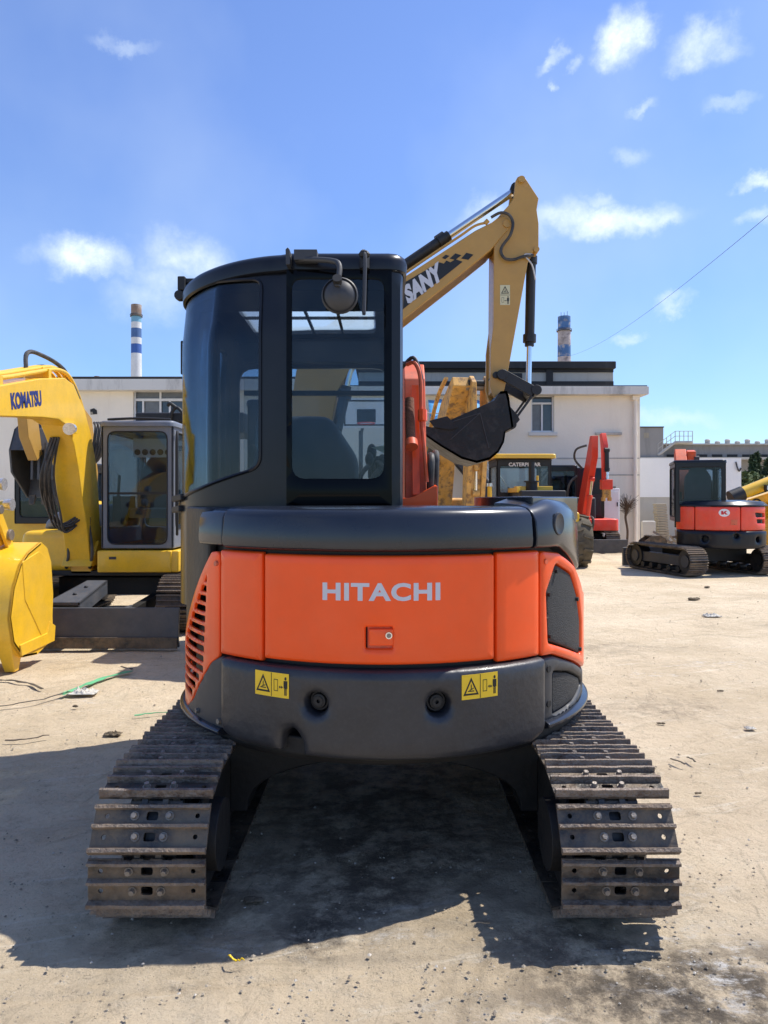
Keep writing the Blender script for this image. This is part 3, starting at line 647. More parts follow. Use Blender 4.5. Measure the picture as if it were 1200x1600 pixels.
# platform deck
mb = MB(); mb.revolve([(0,.50),(.90,.50),(.93,.53),(.93,.60),(0,.60)], rv, 'frame', n=48)
mb.box(-.90,.90,.05,1.1,.55,.95,'sblack'); mb.box(-.05,.9,.0,1.0,.9,1.42,'charcoal')
mb.build('platform', HX, bevel=.01)
mb = MB(); csheet(mb, [(-50,1.30,0),(-50,1.46,0),(-125,1.46,0),(-125,.60,0),(-95,.68,0),(-75,.80,0),(-60,1.04,0),(-50,1.25,0)], [], .912, 0, .034, 'sblack', .05, .01)
mb.build('body_side_panel', HX, sharp=50)

# ---- cab
CP = []                                     # plan path: (x,y) from front right round the rear to front left
CP += [(.085, 1.12), (.085, -.34)]+arcpts((.025,-.34), .06, 0, -math.pi/2, 6)[1:]+[(-.43,-.40)]
arc = [(-.43-.595*math.sin(t), .12-.52*math.cos(t)) for t in [math.pi/2*i/16 for i in range(17)]]
CP += arc[1:]+[(-1.025, 1.12)]
cum = [0]
for a, b in zip(CP, CP[1:]): cum.append(cum[-1]+math.dist(a, b))
k0 = CP.index((-.43,-.40)); S0 = cum[k0]; SMIN = -S0; SMAX = cum[-1]-S0
def cabxy(s):
    s += S0
    for i in range(len(cum)-1):
        if s <= cum[i+1] or i == len(cum)-2:
            t = (s-cum[i])/(cum[i+1]-cum[i]); a, b = Vector(CP[i]), Vector(CP[i+1]); d = (b-a)
            def nrm(j):
                j0 = max(0, j-1); j1 = min(len(CP)-1, j+1); q = Vector(CP[j1])-Vector(CP[j0]); return Vector((q.y, -q.x)).normalized()*-1
            n0, n1 = nrm(i), nrm(i+1)
            if d.length > .2: nn = Vector((d.y, -d.x)).normalized()*-1
            else: nn = (n0*(1-t)+n1*t).normalized()
            return a.lerp(b, t), nn
def _chk():
    p, n = cabxy(-.2); return 1 if n.y < 0 else -1
SG = _chk()
def cabmap(s, z, w):
    p, n = cabxy(s); k = 0
    if s > 0: k = .03*max(0, (z-2.25))/.3
    w -= k
    return (p.x+SG*n.x*w, p.y+SG*n.y*w, z)
rearh = [(-.435,1.56,.05),(-.015,1.56,.05),(-.015,2.475,.05),(-.435,2.475,.05)]
gl_l = [(.118,1.635,.07),(.118,2.475,.05),(.60,2.50,0),(1.02,2.50,.05),(1.02,1.44,.05),(.75,1.48,0),(.45,1.545,0)]
side2 = [(1.10,1.55,.04),(1.10,2.44,.04),(1.30,2.44,.04),(1.30,1.55,.04)]
side3 = [(1.50,1.55,.04),(1.50,2.40,.04),(1.72,2.40,.04),(1.72,1.55,.04)]
mb = MB()
mb.sheet([(SMIN,1.40),(-.03,1.40),(.25,1.40),(.3,1.0),(SMAX,.95),(SMAX,2.53),(SMIN,2.53)], [rpoly(rearh,0), rpoly(gl_l,0), rpoly(side2,0), rpoly(side3,0), rpoly([(SMIN+.12,1.6,.08),(SMIN+1.28,1.6,.08),(SMIN+1.28,2.42,.08),(SMIN+.12,2.42,.08)],0)], cabmap, -.03, .0, 'cabp', .055, 0)
mb.build('cab_shell', HX, sharp=40)
cabf = mb
# rolled lip round the corner glass
def ring(loop, rad, mname, off=.003):
    pts = dense(loop, .03); mb = MB(); mb.tube([cabmap(s, z, off) for s, z in pts]+[cabmap(*pts[0], off)], rad, mname, n=6, smooth=False); return mb
ring(rpoly(gl_l,0), .008, 'cabp').build('window_seal', HX)
mb = MB(); mb.sheet(rpoly([(.105,1.622,.075),(.105,2.49,.055),(.60,2.512,0),(1.03,2.512,.05),(1.03,1.43,.05),(.75,1.467,0),(.45,1.532,0)],0), [], cabmap, -.012, -.008, 'glassd', .05); mb.build('corner_window', HX, sharp=60)
for sd_ in (side2, side3): mb = MB(); mb.sheet(rpoly(sd_,0), [], cabmap, -.012, -.008, 'glass', .09); mb.build('side_window', HX)
mb = MB(); mb.sheet(rect(SMIN+.11, SMIN+1.29, 1.59, 2.43), [], cabmap, -.02, -.016, 'glass', .15); mb.build('side_window', HX)
# rear pane with ceramic border: x from -.428 to .03
xr = lambda x: -(x+.43)
clear = rpoly([(xr(.0),1.585,.06),(xr(-.405),1.585,.06),(xr(-.405),2.462,.045),(xr(.0),2.462,.045)],0)
mb = MB(); mb.sheet(rpoly([(xr(.034),1.462,.01),(xr(-.430),1.462,.01),(xr(-.430),2.512,.012),(xr(.034),2.512,.012)],0), [clear], cabmap, .002, .010, 'ceram', .06, .003)
rw = mb.build('rear_window', HX, sharp=50)
mb = MB(); mb.sheet(clear, [], cabmap, .005, .009, 'glass', .1); mb.build('pane', rw)
# roof
def outl(w, s=.04):
    o = []; q = SMIN
    while q < SMAX: p = cabmap(q, 2.4, w-.012*min(1, max(0, q)/.4)); o.append((p[0], p[1])); q += s
    p = cabmap(SMAX-1e-4, 2.4, w-.012); o.append((p[0], p[1]))
    # rounded front
    o += [(o[-1][0]+.03, 1.17+w), (o[0][0]-.03, 1.17+w)]; return o
mb = MB(); lays = [(2.500,.004),(2.506,.016),(2.545,.020),(2.566,.012),(2.580,-.004),(2.588,-.025),(2.592,-.06)]
V = []; 
for z, w in lays:
    o = outl(w); V += [(x, y, z-(.10*max(0, (-x-.40))**1.6)-(.03*max(0,(y-.7)))) for x, y in o]
n = len(outl(0))
mb.add(V, [(i*n+j, i*n+(j+1) % n, (i+1)*n+(j+1) % n, (i+1)*n+j) for i in range(len(lays)-1) for j in range(n)], 'cabp')
hole = rect(-.80,-.05,.06,1.0,.06)
zr = lambda x, y: -(.10*max(0, (-x-.40))**1.6)-(.03*max(0,(y-.7)))
mb.sheet(outl(-.06), [hole], lambda u, v, w: (u, v, 2.592+w+zr(u, v)), -.045, 0, 'cabp', .09)
mb.build('cab_roof', HX, sharp=40, recalc=True, merge=True)
mb = MB(); mb.sheet(rect(-.81,-.04,.05,1.01,.06), [], lambda u, v, w: (u, v, 2.575+w+zr(u,v)), -.006, 0, 'blind', .1)
for x in (-.62,-.44,-.26): mb.box(x-.008,x+.008,.06,1.0,2.535,2.548,'plastic')
mb.box(-.8,-.05,.6,.625,2.535,2.548,'plastic')
mb.build('skylight', HX)
# front frame and windscreen
mb = MB(); mb.sheet([(-1.02,.95),(.085,.95),(.085,2.53),(-1.02,2.53)], [rpoly([(-.94,1.33,.06),(.03,1.33,.06),(.03,2.34,.10),(-.94,2.34,.10)],0)], fxz(1.12, 1), 0, .03, 'cabp', .2)
mb.box(-.90,.03,1.08,1.11,2.16,2.19,'dark'); mb.box(-1.02,-.96,.60,.66,.95,2.5,'cabp')
mb.build('windscreen_frame', HX)
mb = MB(); mb.sheet(rect(-.91,.04,1.32,2.35), [], fxz(1.125,1), 0, .004, 'glassc', .3); mb.build('windscreen', HX)
# headliner band seen through the rear window, wiper motor box
pl_ = []; q_ = SMIN+.02
while q_ < SMAX: t_ = cabmap(q_, 2.0, -.045); pl_.append((t_[0], t_[1])); q_ += .06
pr_ = [p for p in pl_ if p[1] < .04]
mb = MB(); mb.prism(pr_, fxy(2.43), 0, .06, 'dark'); mb.build('rear_headliner', HX)
mb = MB(); mb.box(-.90,.05,1.0,1.09,2.36,2.48,'dark'); mb.build('front_header', HX)
mb = MB(); mb.prism(pl_, fxy(.96), 0, .05, 'dark'); mb.build('cab_floor', HX)
mb = MB(); mb.prism([p for p in pl_ if p[1] < .0], fxy(1.02), 0, .46, 'dark'); mb.build('rear_shelf', HX)
st = MB()
bk = rpoly([(-.26,0,.06),(.26,0,.06),(.27,.45,.16),(.13,.66,.10),(-.13,.66,.10),(-.27,.45,.16)],0)
st.sheet(bk, [], lambda u, v, w: (-.40+u, .10-w+v*-.12, 1.25+v), -.10, .02, 'seat', .06, .05)
st.sheet(rect(-.26,.26,0,.5,.08), [], lambda u, v, w: (-.40+u, .12+v, 1.28+w), -.1, .05, 'seat', .08, .03)
st.build('seat', HX, sharp=60)
for x in (-.06, -.74):
    mb = MB(); mb.box(x-.07,x+.07,.1,.62,1.2,1.52,'dark'); mb.tube([(x,.55,1.5),(x,.58,1.62),(x-.01,.55,1.72)],.013,'dark'); mb.ball((x-.01,.55,1.76),.028,'black',6,(1,1,1.8)); mb.build('control_console', HX, bevel=.015)
for x in (-.28,-.45):
    mb = MB(); mb.tube([(x,.95,1.0),(x,.9,1.3),(x+.02,.82,1.52)],.012,'dark'); mb.ball((x+.02,.82,1.55),.024,'black',6,(1,1,1.4)); mb.build('travel_lever', HX)
mb = MB(); mb.box(-.03,.0,.93,.98,1.4,1.65,'dark'); mb.box(-.10,.03,.9,.95,1.62,1.76,'dark'); mb.build('monitor', HX, bevel=.01)
for x, y0_, z0_ in ((-.10,.30,1.52),(-.03,.45,1.52)):
    mb = MB(); mb.tube([(x,y0_,z0_-.1),(x-.03,y0_+.02,z0_+.08),(x+.02,y0_+.06,z0_+.16)],.014,'hose',n=8); mb.ball((x+.02,y0_+.06,z0_+.19),.03,'black',6,(.8,.8,1.3)); mb.build('joystick', HX)
mb = MB(); mb.tube([(.0,.35,1.45),(.02,.4,1.62),(-.04,.5,1.70),(-.02,.62,1.55),(.03,.7,1.35)],.012,'hose',n=6); mb.tube([(.02,.35,1.45),(.035,.45,1.58),(.0,.55,1.5),(.03,.7,1.30)],.012,'hose',n=6); mb.build('wiring_loom', HX)
mb = MB(); mb.prism([(-.04,.02),(.05,-.02),(.03,.03)], lambda u, v, w: (-.03+u, .42+w, 1.76+v), 0, .003, 'pale'); mb.build('paper_tag', HX)
mb = MB(); mb.tube([(-.45,1.165,1.38),(-.40,1.18,1.75),(-.30,1.17,2.05)],.010,'black',n=6); mb.build('wiper', HX)
mb = MB()
for a_, z_ in ((-45.2,1.235),(42.5,1.245),(-44.2,.60),(-56,.60)):
    q0 = cylmap(.948)(R_(a_), z_, 0); q1 = cylmap(.962)(R_(a_), z_, 0); m3 = MB(); m3.cyl(q0, q1, .011, 'orange_d' if z_ > 1 else 'bolt', n=8); m3.build('cover_bolt', HX)
# mirror on its bent arm, aerial, roof bracket
x, y, z = PX(531,462,3.12); y -= 3.65
mb = MB(); mb.revolve([(.072,-.012),(.078,-.004),(.078,.004),(.070,-.014+.01),(.055,-.022),(.03,-.033),(0,-.037)], lambda r, a, h: (x+r*math.cos(a), y+h, z+r*math.sin(a)), 'plastic', n=32, closed=False)
mb.cyl((x,y+.004,z),(x,y+.007,z),.077,'chrome',n=32); mb.cyl((x-.008,y-.03,z+.048),(x-.008,y-.055,z+.06),.02,'black',n=12)
mi = mb.build('mirror', HX, sharp=30)
mb = MB(); a = PX(462,405,3.2); b = PX(515,407,3.15); c = PX(530,415,3.12); d = PX(528,440,3.09)
mb.tube([(p[0], p[1]-3.65, p[2]) for p in (a, b, c, d, PX(527,448,3.085))], .0125, 'plastic', n=10)
mb.box(a[0]-.005,a[0]+.095,-.475,-.42,a[2]-.01,a[2]+.035,'plastic'); mb.build('mirror_arm', HX, bevel=.003)
p = PX(451,404,3.2); mb = MB(); mb.prism(rpoly([(-.008,-.035),(.010,-.035),(.008,.03),(0,.04),(-.010,.03)],.004), lambda u, v, w: (p[0]+u, p[1]-3.65+w, p[2]+v), -.03, .05, 'plastic'); mb.build('lifting_eye', HX, bevel=.002)
mb = MB(); p = PX(569,396,3.16); q = PX(568.5,489,3.12)
mb.tube([(p[0],p[1]-3.65,p[2]),(p[0]+.004,-.5,p[2]-.03),(q[0],-.52,q[2])], .0085, 'plastic', n=8); mb.ball((p[0],-.48,p[2]),.019,'black',6,(1.3,1,1),.15); mb.cyl((q[0],-.52,q[2]+.004),(q[0],-.52,q[2]-.006),.007,'black',n=8); mb.cyl((p[0],-.44,p[2]-.05),(p[0],-.44,p[2]+.01),.022,'black',n=10)
mb.build('rubber_aerial', HX)
p = PX(289,447,3.75); mb = MB(); mb.box(p[0]-.028,p[0]+.01,.06,.14,p[2]-.03,p[2]+.04,'black'); mb.cyl((p[0]-.02,.06,p[2]-.055),(p[0]-.02,.10,p[2]-.055),.026,'black',n=12); mb.box(p[0]-.02,p[0]+.07,.08,.12,p[2]+.01,p[2]+.035,'black'); mb.build('work_lamp', HX, bevel=.005)
p = PX(287,560,3.95); mb = MB(); mb.box(p[0]-.010,p[0]+.010,.27,.33,p[2]-.09,p[2]+.09,'black'); mb.box(p[0],-1.0,.29,.31,p[2]-.07,p[2]-.05,'black'); mb.build('side_mirror', HX, bevel=.006)
mb = MB(); mb.box(.085,.115,.9,.96,2.13,2.30,'black'); mb.build('side_mirror', HX, bevel=.006)
mb = MB()
for s, z in ((.62,1.505),(.66,1.45)):
    a, b = cabmap(s, z, .005), cabmap(s+.12, z-.01, .03); mb.beam(a, b, .03, .03, 'black')
mb.build('door_handle', HX, bevel=.005)
# ---- boom: orange foot bracket and boom beyond the cab
def L3(x, y, D): p = PX(x, y, D); return (p[0], p[1]-3.65, p[2])
mb = MB()
bp_ = [(1.12,1.10),(1.22,1.10),(1.35,1.6),(1.62,2.30),(1.95,2.36),(2.35,2.0),(2.3,1.8),(1.95,2.05),(1.72,2.12),(1.50,1.6),(1.45,1.0)]
bp2 = [(1.15,1.0),(1.08,1.5),(1.16,1.9),(1.28,2.30),(1.42,2.42),(1.75,2.45),(2.40,2.1),(2.36,1.94),(1.80,2.18),(1.62,2.1),(1.55,1.7),(1.60,1.0)]
mb.prism(bp2, fyz(.135), 0, .14, 'orange_d'); bo = mb.build('boom', HX, bevel=.008)
mb = MB(); mb.beam((.205,1.02,1.52),(.205,1.2,2.24),.045,.015,'orange',up=(0,1,0)); mb.cyl((.165,1.12,2.14),(.170,1.0,1.86),.03,'rusty',n=14); mb.cyl((.172,1.0,1.86),(.175,.97,1.82),.04,'orange_d',n=14)
mb.tube([(.15,1.15,2.37),(.20,1.1,2.37),(.235,1.08,2.26),(.24,1.04,2.0),(.255,1.0,1.8),(.27,1.0,1.60)],.014,'orange_d',n=8)
mb.tube([(.12,1.2,2.36),(.19,1.12,2.41),(.235,1.09,2.30),(.24,1.08,2.22)],.013,'plastic',n=8); mb.cyl((.245,1.04,2.06),(.245,1.03,1.99),.03,'orange',n=8)
mb.build('hydraulic_line', bo)
mb = MB(); mb.prism([(.09,1.40),(.335,1.40),(.335,1.575),(.31,1.575),(.19,1.51),(.16,1.50),(.09,1.50)], fxz(.98), 0, .02, 'orange'); mb.prism([(.98,1.40),(1.3,1.40),(1.25,1.6),(.98,1.575)], fyz(.315), 0, .02, 'orange'); mb.build('boom_bracket', HX, bevel=.004)
mb = MB()
for k, (a, b) in enumerate((((.29,1.1,1.35),(.30,1.0,1.72)),((.325,1.15,1.35),(.335,1.08,1.74)))): mb.tube([a, b, (b[0]+.0,b[1]+.15,b[2]+.02),(b[0],b[1]+.25,b[2]-.3)], .022, 'hose', n=10)
mb.build('hydraulic_hose', HX)
mb = MB(); mb.prism([(2.28,2.12),(2.45,2.14),(2.55,1.3),(2.4,.75),(2.3,.8),(2.25,1.6)], fyz(.15), 0, .12, 'orange_d'); mb.build('arm', HX, bevel=.008)
mb = MB(); mb.prism([(2.2,.7),(2.55,.72),(2.6,.3),(2.3,.12),(1.9,.2),(1.95,.4),(2.15,.5)], fyz(-.1), 0, .6, 'sblack'); mb.build('bucket', HX, bevel=.01)
# ================================================================ shared builders for the other machines (local +y = front)
def crawler(par, cx, half, rc, w, name='track', m='steel', sh=.15, zc=None, z0=0, frame='frame', M4=None):
    """one crawler: chain of shoes with grousers as a single track part + frame, wheels"""
    zc = zc or rc+.05; per = 4*half+2*math.pi*rc; n = round(per/sh); p = per/n
    def at(s):
        s %= per
        if s < 2*half: return (half-s, zc+rc, 0, 1)
        s -= 2*half
        if s < math.pi*rc: a = s/rc; return (-half-rc*math.sin(a), zc+rc*math.cos(a), -math.sin(a), math.cos(a))
        s -= math.pi*rc
        if s < 2*half: return (-half+s, zc-rc, 0, -1)
        s -= 2*half; a = s/rc; return (half+rc*math.sin(a), zc-rc*math.cos(a), math.sin(a), -math.cos(a))
    mb = MB(); mb.X = M4
    for i in range(n):
        a = at(i*p+.004); b = at((i+1)*p-.004); c = at((i+.5)*p)
        for (q0, q1, t) in ((a, b, .02),):
            v = []
            for q in (q0, q1):
                for s in (-1, 1):
                    for k in (0, t): v.append((cx+s*w/2, q[0]+c[2]*k, q[1]+c[3]*k))
            mb.add(v, [(0,1,3,2),(4,6,7,5),(0,4,5,1),(2,3,7,6),(1,5,7,3),(0,2,6,4)], m)
        for f in (.08, .5, .9):
            q = [a[k]+(b[k]-a[k])*f for k in range(2)]; tx, tz = c[3], -c[2]
            v = []
            for s in (-1, 1):
                for (d, k) in ((-.007,.018),(-.004,.042),(.004,.042),(.007,.018)): v.append((cx+s*w/2, q[0]+tx*d+c[2]*k, q[1]+tz*d+c[3]*k))
            mb.add(v, [(0,1,2,3),(7,6,5,4),(0,4,5,1),(1,5,6,2),(2,6,7,3)], 'steel2' if m == 'steel' else m)
        for s in (-1, 1):
            v = [(cx+s*.05-.012, 0, 0)]
            mb.beam((cx+s*.05, a[0]-c[2]*.02, a[1]-c[3]*.02), (cx+s*.05, b[0]-c[2]*.02, b[1]-c[3]*.02), .03, .035, m, up=(1,0,0))
    tr = mb.build(name, par, sharp=30)
    mb = MB(); mb.X = M4
    mb.prism([(-half*.85,zc-.10),(half*.85,zc-.10),(half*.9,zc),(half*.85,zc+.09),(-half*.85,zc+.09),(-half*.9,zc)], fyz(cx-w*.22), 0, w*.44, frame); mb.build('track_frame', tr)
    for y in (-half, half):
        mb = MB(); mb.X = M4; mb.cyl((cx-w*.30,y,zc),(cx+w*.30,y,zc),rc-.015,'sblack',n=24); mb.cyl((cx-w*.36,y,zc),(cx+w*.36,y,zc),rc*.5,frame,n=16); mb.build('track_wheel', tr, sharp=30)
    k = 5
    for i in range(k):
        y = -half*.7+half*1.4*i/(k-1); mb = MB(); mb.X = M4; mb.cyl((cx-w*.3,y,zc-rc+.07),(cx+w*.3,y,zc-rc+.07),.06,'sblack',n=14); mb.build('track_roller', tr, sharp=30)
    return tr
def hcyl(par, p, q, rb, rr, frac, mb_='yel', mr='chrome', name='boom_cylinder'):
    """hydraulic cylinder p (barrel end) to q (rod end)"""
    p = Vector(p); q = Vector(q); d = q-p; c = p+d*frac
    mb = MB(); mb.cyl(p, c, rb, mb_, n=18); u = d.normalized(); mb.cyl(c-u*rb*.9, c+u*rb*.5, rb*1.22, mb_, n=18); mb.cyl(c+u*rb*.5, c+u*rb*.95, rb*.85, mb_, n=14)
    s = d.cross(Vector((1,0,0))).normalized() if abs(u.x) < .9 else Vector((0,0,1))
    mb.cyl(p-Vector((rb*1.1,0,0)), p+Vector((rb*1.1,0,0)), rb*1.1, mb_, n=14)
    o = mb.build(name, par, sharp=30)
    mb = MB(); mb.cyl(c, q, rr, mr, n=14); mb.cyl(q-Vector((rb,0,0)), q+Vector((rb,0,0)), rb, mb_, n=14); mb.build('rod', o, sharp=30); return o
def boxcab(par, x0, x1, y0, y1, z0, z1, m='greym', gl='glass', pil=.07, bot=.12, top=.09, r=.06, holes=None, tilt=.0, seat=True, roofm=None, sidebot=None, midbar=None):
    """cab shell with openings on four sides, panes, roof, seat. front = y1"""
    t = .035; sb = sidebot if sidebot is not None else bot
    mb = MB()
    sides = [('front', fxz(y1, 1), x0, x1, bot), ('back', fxz(y0, -1), x0, x1, bot+.15), ('left', fyz(x0, -1), y0, y1, sb), ('right', fyz(x1, 1), y0, y1, sb)]
    for nm, fm, a, b, bt in sides:
        hl = rpoly(rect(a+pil, b-pil, z0+bt, z1-top), r, 4)
        mb.sheet(rect(a, b, z0, z1), [hl], fm, -t, 0, m, .5)
    mb.box(x0+.01,x1-.01,y0+.01,y1-.01,z0,z0+.03,'dark')
    c = mb.build('cab_frame', par, bevel=.012)
    for nm, fm, a, b, bt in sides:
        g = MB(); g.sheet(rpoly(rect(a+pil-.015, b-pil+.015, z0+bt-.015, z1-top+.015), r, 3), [], fm, -.02, -.014, gl, 9)
        if nm == 'front' and midbar: g.box(a+pil, b-pil, y1-.03, y1-.005, z0+midbar, z0+midbar+.025, 'black')
        g.build('window', par)
        e = MB(); lp = dense(rpoly(rect(a+pil, b-pil, z0+bt, z1-top), r, 4), .5); e.tube([fm(u, v, .002) for u, v in lp+[lp[0]]], .007, 'black', n=5, smooth=False); e.build('window_seal', c)
    mb = MB(); mb.sheet(rpoly(rect(x0-.02,x1+.02,y0-.02,y1+.04),.10,4), [], fxy(z1), -.01, .055, roofm or m, .12, .03); mb.build('cab_roof', par, sharp=50)
    if seat:
        s = MB(); xc = (x0+x1)/2; w = min(.25, (x1-x0)*.3); ys = y0+(y1-y0)*.38
        s.sheet(rpoly([(-w,0,.05),(w,0,.05),(w,.5,.15),(w*.5,.7,.08),(-w*.5,.7,.08),(-w,.5,.15)],0), [], lambda u, v, ww: (xc+u, ys+ww-.08*v, z0+.4+v), -.06, .05, 'seat', .1, .03)
        s.sheet(rect(-w,w,0,.45,.08), [], lambda u, v, ww: (xc+u, ys+v, z0+.42+ww), -.08, .04, 'seat', .1, .03); s.build('seat', par, sharp=60)
        for sx in (-1, 1):
            s = MB(); s.box(xc+sx*w*1.35-.05, xc+sx*w*1.35+.05, ys+.05, ys+.55, z0+.3, z0+.6, 'dark'); s.tube([(xc+sx*w*1.35,ys+.5,z0+.6),(xc+sx*w*1.3,ys+.5,z0+.85)],.018,'black'); s.build('control_console', par)
    return c
def bucket3(par, pts, shell, x0, x1, fm, m='sblack', th=.012, teeth=4, tl=.10, tm='steel', tdir=None):
    """pts: side outline (u,v); shell: indices forming the curved skin; fm(u,v,w) w=across"""
    mb = MB(); cu = sum(p[0] for p in pts)/len(pts); cv = sum(p[1] for p in pts)/len(pts)
    for a in (x0, x1-th*1.4): mb.prism(pts, fm, a, a+th*1.4, m)
    sp = [pts[i] for i in shell]; ins = [(p[0]+(cu-p[0])*.05, p[1]+(cv-p[1])*.05) for p in sp]; n = len(sp)
    V = [fm(u, v, w) for w in (x0, x1) for u, v in sp+ins[::-1]]; k = 2*n
    mb.add(V, [tuple(range(k))[::-1], tuple(range(k, 2*k))]+[(i, (i+1) % k, k+(i+1) % k, k+i) for i in range(k)], m)
    b = mb.build('bucket', par, bevel=.004)
    if teeth:
        e = Vector(sp[-1]); d = Vector(tdir).normalized() if tdir else (e-Vector(sp[-2])).normalized(); nn = Vector((-d.y, d.x))
        for i in range(teeth):
            w = x0+(x1-x0)*(i+.5)/teeth; hw = min(.05, (x1-x0)/teeth*.28); t = MB()
            base = e-d*tl*.4; tip = e+d*tl
            P = [base+nn*.035, base-nn*.035, tip-nn*.008, tip+nn*.008]
            t.add([fm(p.x, p.y, w+s*(hw if k_ < 2 else hw*.7)) for s in (-1, 1) for k_, p in enumerate(P)], [(0,1,2,3),(7,6,5,4),(0,4,5,1),(1,5,6,2),(2,6,7,3),(3,7,4,0)], tm)
            t.build('bucket_tooth', b, bevel=.004)
    return b

# ================================================================ yellow excavator with its blade, left
Yc = 9.35; Xc = -3.17
KO = root('excavator', (Xc, Yc, 0), math.pi, 'yellow excavator with grey cab and blue lettered boom, blade towards us, at the left', 'excavator')
kl = lambda X, Y, Z: (Xc-X, Yc-Y, Z)
for s in (-1, 1): crawler(KO, s*.90, 1.02, .27, .45)
mb = MB(); mb.box(-.7,.7,-.6,.6,.35,.56,'frame'); mb.cyl((0,0,.5),(0,0,.66),.5,'frame',n=28); mb.build('undercarriage_frame', KO, bevel=.01)
# blade: slightly curved plate
mb = MB(); prof = [(2.06,.02),(2.10,.10),(2.085,.24),(2.05,.41),(2.02,.41),(2.045,.24),(2.055,.1),(2.02,.02)]
mb.prism(prof, fyz(-1.14), 0, 2.28, 'blade'); mb.prism([(2.11,.018),(2.125,.018),(2.125,.13),(2.11,.13)], fyz(-1.14), 0, 2.28, 'steel')
mb.build('dozer_blade', KO, bevel=.006)
for x in (-.45, .45):
    mb = MB(); mb.beam((x,.6,.30),(x,2.04,.22),.09,.13,'sblack'); mb.beam((x*.9,1.3,.27),(x*1.25,2.03,.33),.04,.12,'blade'); mb.build('blade_arm', KO, bevel=.005)
mb = MB(); mb.prism([(-.17,0),(.17,0),(.11,.55),(-.11,.55)], lambda u, v, w: (.03+u-.1*v*2, 2.02-v*1.1, .43+w+v*.28), 0, .03, 'blade'); mb.prism([(-.17,0),(-.15,0),(-.09,.55),(-.11,.55)], lambda u, v, w: (.03+u-.1*v*2, 2.02-v*1.1, .43+w+v*.28), -.12, .03, 'blade')
mb.prism([(.15,0),(.17,0),(.11,.55),(.09,.55)], lambda u, v, w: (.03+u-.1*v*2, 2.02-v*1.1, .43+w+v*.28), -.12, .03, 'blade')
for v in (.18, .36): mb.cyl((.03-.2*v,2.02-v*1.1,.455+v*.28),(.03-.2*v,2.01-v*1.1,.468+v*.28),.022,'black',n=10)
mb.build('blade_cylinder_guard', KO, bevel=.004)
# house
mb = MB(); mb.box(-.82,1.08,-1.15,.85,.60,.66,'sblack'); mb.cyl((0,0,.58),(0,0,.66),.6,'sblack',n=28); mb.build('house_frame', KO, bevel=.008)
mb = MB(); mb.sheet(rpoly([(-.75,.65),(.10,.65),(.10,.90),(-.75,.90)],.02), [], fxz(.94,1), -.25, .03, 'yel', .15, .02)
mb.text('', ID, 'ink') if 0 else None
mb.box(-.12,-.04,.971,.974,.80,.83,'plastic'); mb.build('lower_front_panel', KO, sharp=50)
mb = MB(); mb.sheet(rpoly([(-.95,.65,.02),(.92,.65,.05),(.92,.90,.05),(-.95,.90,.02)],0), [], lambda u, v, w: (-.80-w+.0, -u, v), -.05, .03, 'yel', .2, .02)
mb.sheet(rpoly([(-.80,.69),(-.55,.69),(-.55,.86),(-.80,.86)],.03), [], lambda u, v, w: (-.83-w, -u, v), 0, .006, 'yel', .2, .004); mb.cyl((-.83,.66,.80),(-.845,.66,.80),.012,'black',n=8)
mb.build('side_door', KO, sharp=50)
mb = MB(); mb.sheet(rpoly([(.38,.65,.05),(1.0,.65,.06),(1.06,.75,.05),(1.02,1.12,.10),(.38,1.12,.02)],0), [], fxz(.80,1), -.9, .04, 'yel', .08, .06); mb.build('side_housing', KO, sharp=50)
mb = MB(); mb.box(.22,.40,.4,.72,.66,1.16,'yel'); mb.prism([(.36,.66),(.40,.66),(.40,1.1),(.30,1.14)], fxz(.72,1), 0, .02, 'yel'); mb.build('front_step_panel', KO, bevel=.02)
mb = MB(); V = []
mb.sheet(rpoly([(.10,1.12,.02),(1.0,1.12,.02),(.98,1.22,.12),(.80,1.36,.2),(.45,1.42,.2),(.1,1.40,.05)],0), [], fxz(.25,1), -1.3, .1, 'greym', .08, .07); mb.build('engine_hood', KO, sharp=60)
mb = MB(); mb.box(-.72,1.0,-1.15,-.45,.7,1.36,'yel'); mb.build('rear_body', KO, bevel=.08, seg=4)
cabx0, cabx1 = -.96, -.09
boxcab(KO, -.76, .07, -.42, .92, .92, 2.33, 'greym', 'glass', .075, .05, .07, .09, sidebot=.22, midbar=.62)
mb = MB(); mb.box(-.67,-.21,.6,.66,1.98,2.2,'creamp')
for i in range(5): mb.cyl((-.26-.09*i,.66,2.04),(-.26-.09*i,.668,2.04),.036,'black',n=14)
mb.build('sun_visor_panel', KO)
mb = MB(); mb.tube([(-.79,.86,2.24),(-.81,.95,2.22),(-.82,.99,1.8),(-.82,.99,1.15),(-.80,.92,1.10)],.016,'black'); mb.build('grab_rail', KO)
mb = MB(); mb.tube([(-.72,.90,2.40),(-.35,.93,2.41),(.0,.90,2.40)],.015,'black'); mb.build('roof_rail', KO)
mb = MB(); mb.box(-.86,-.80,.3,.45,1.50,1.60,'black'); mb.build('side_mirror', KO, bevel=.01)
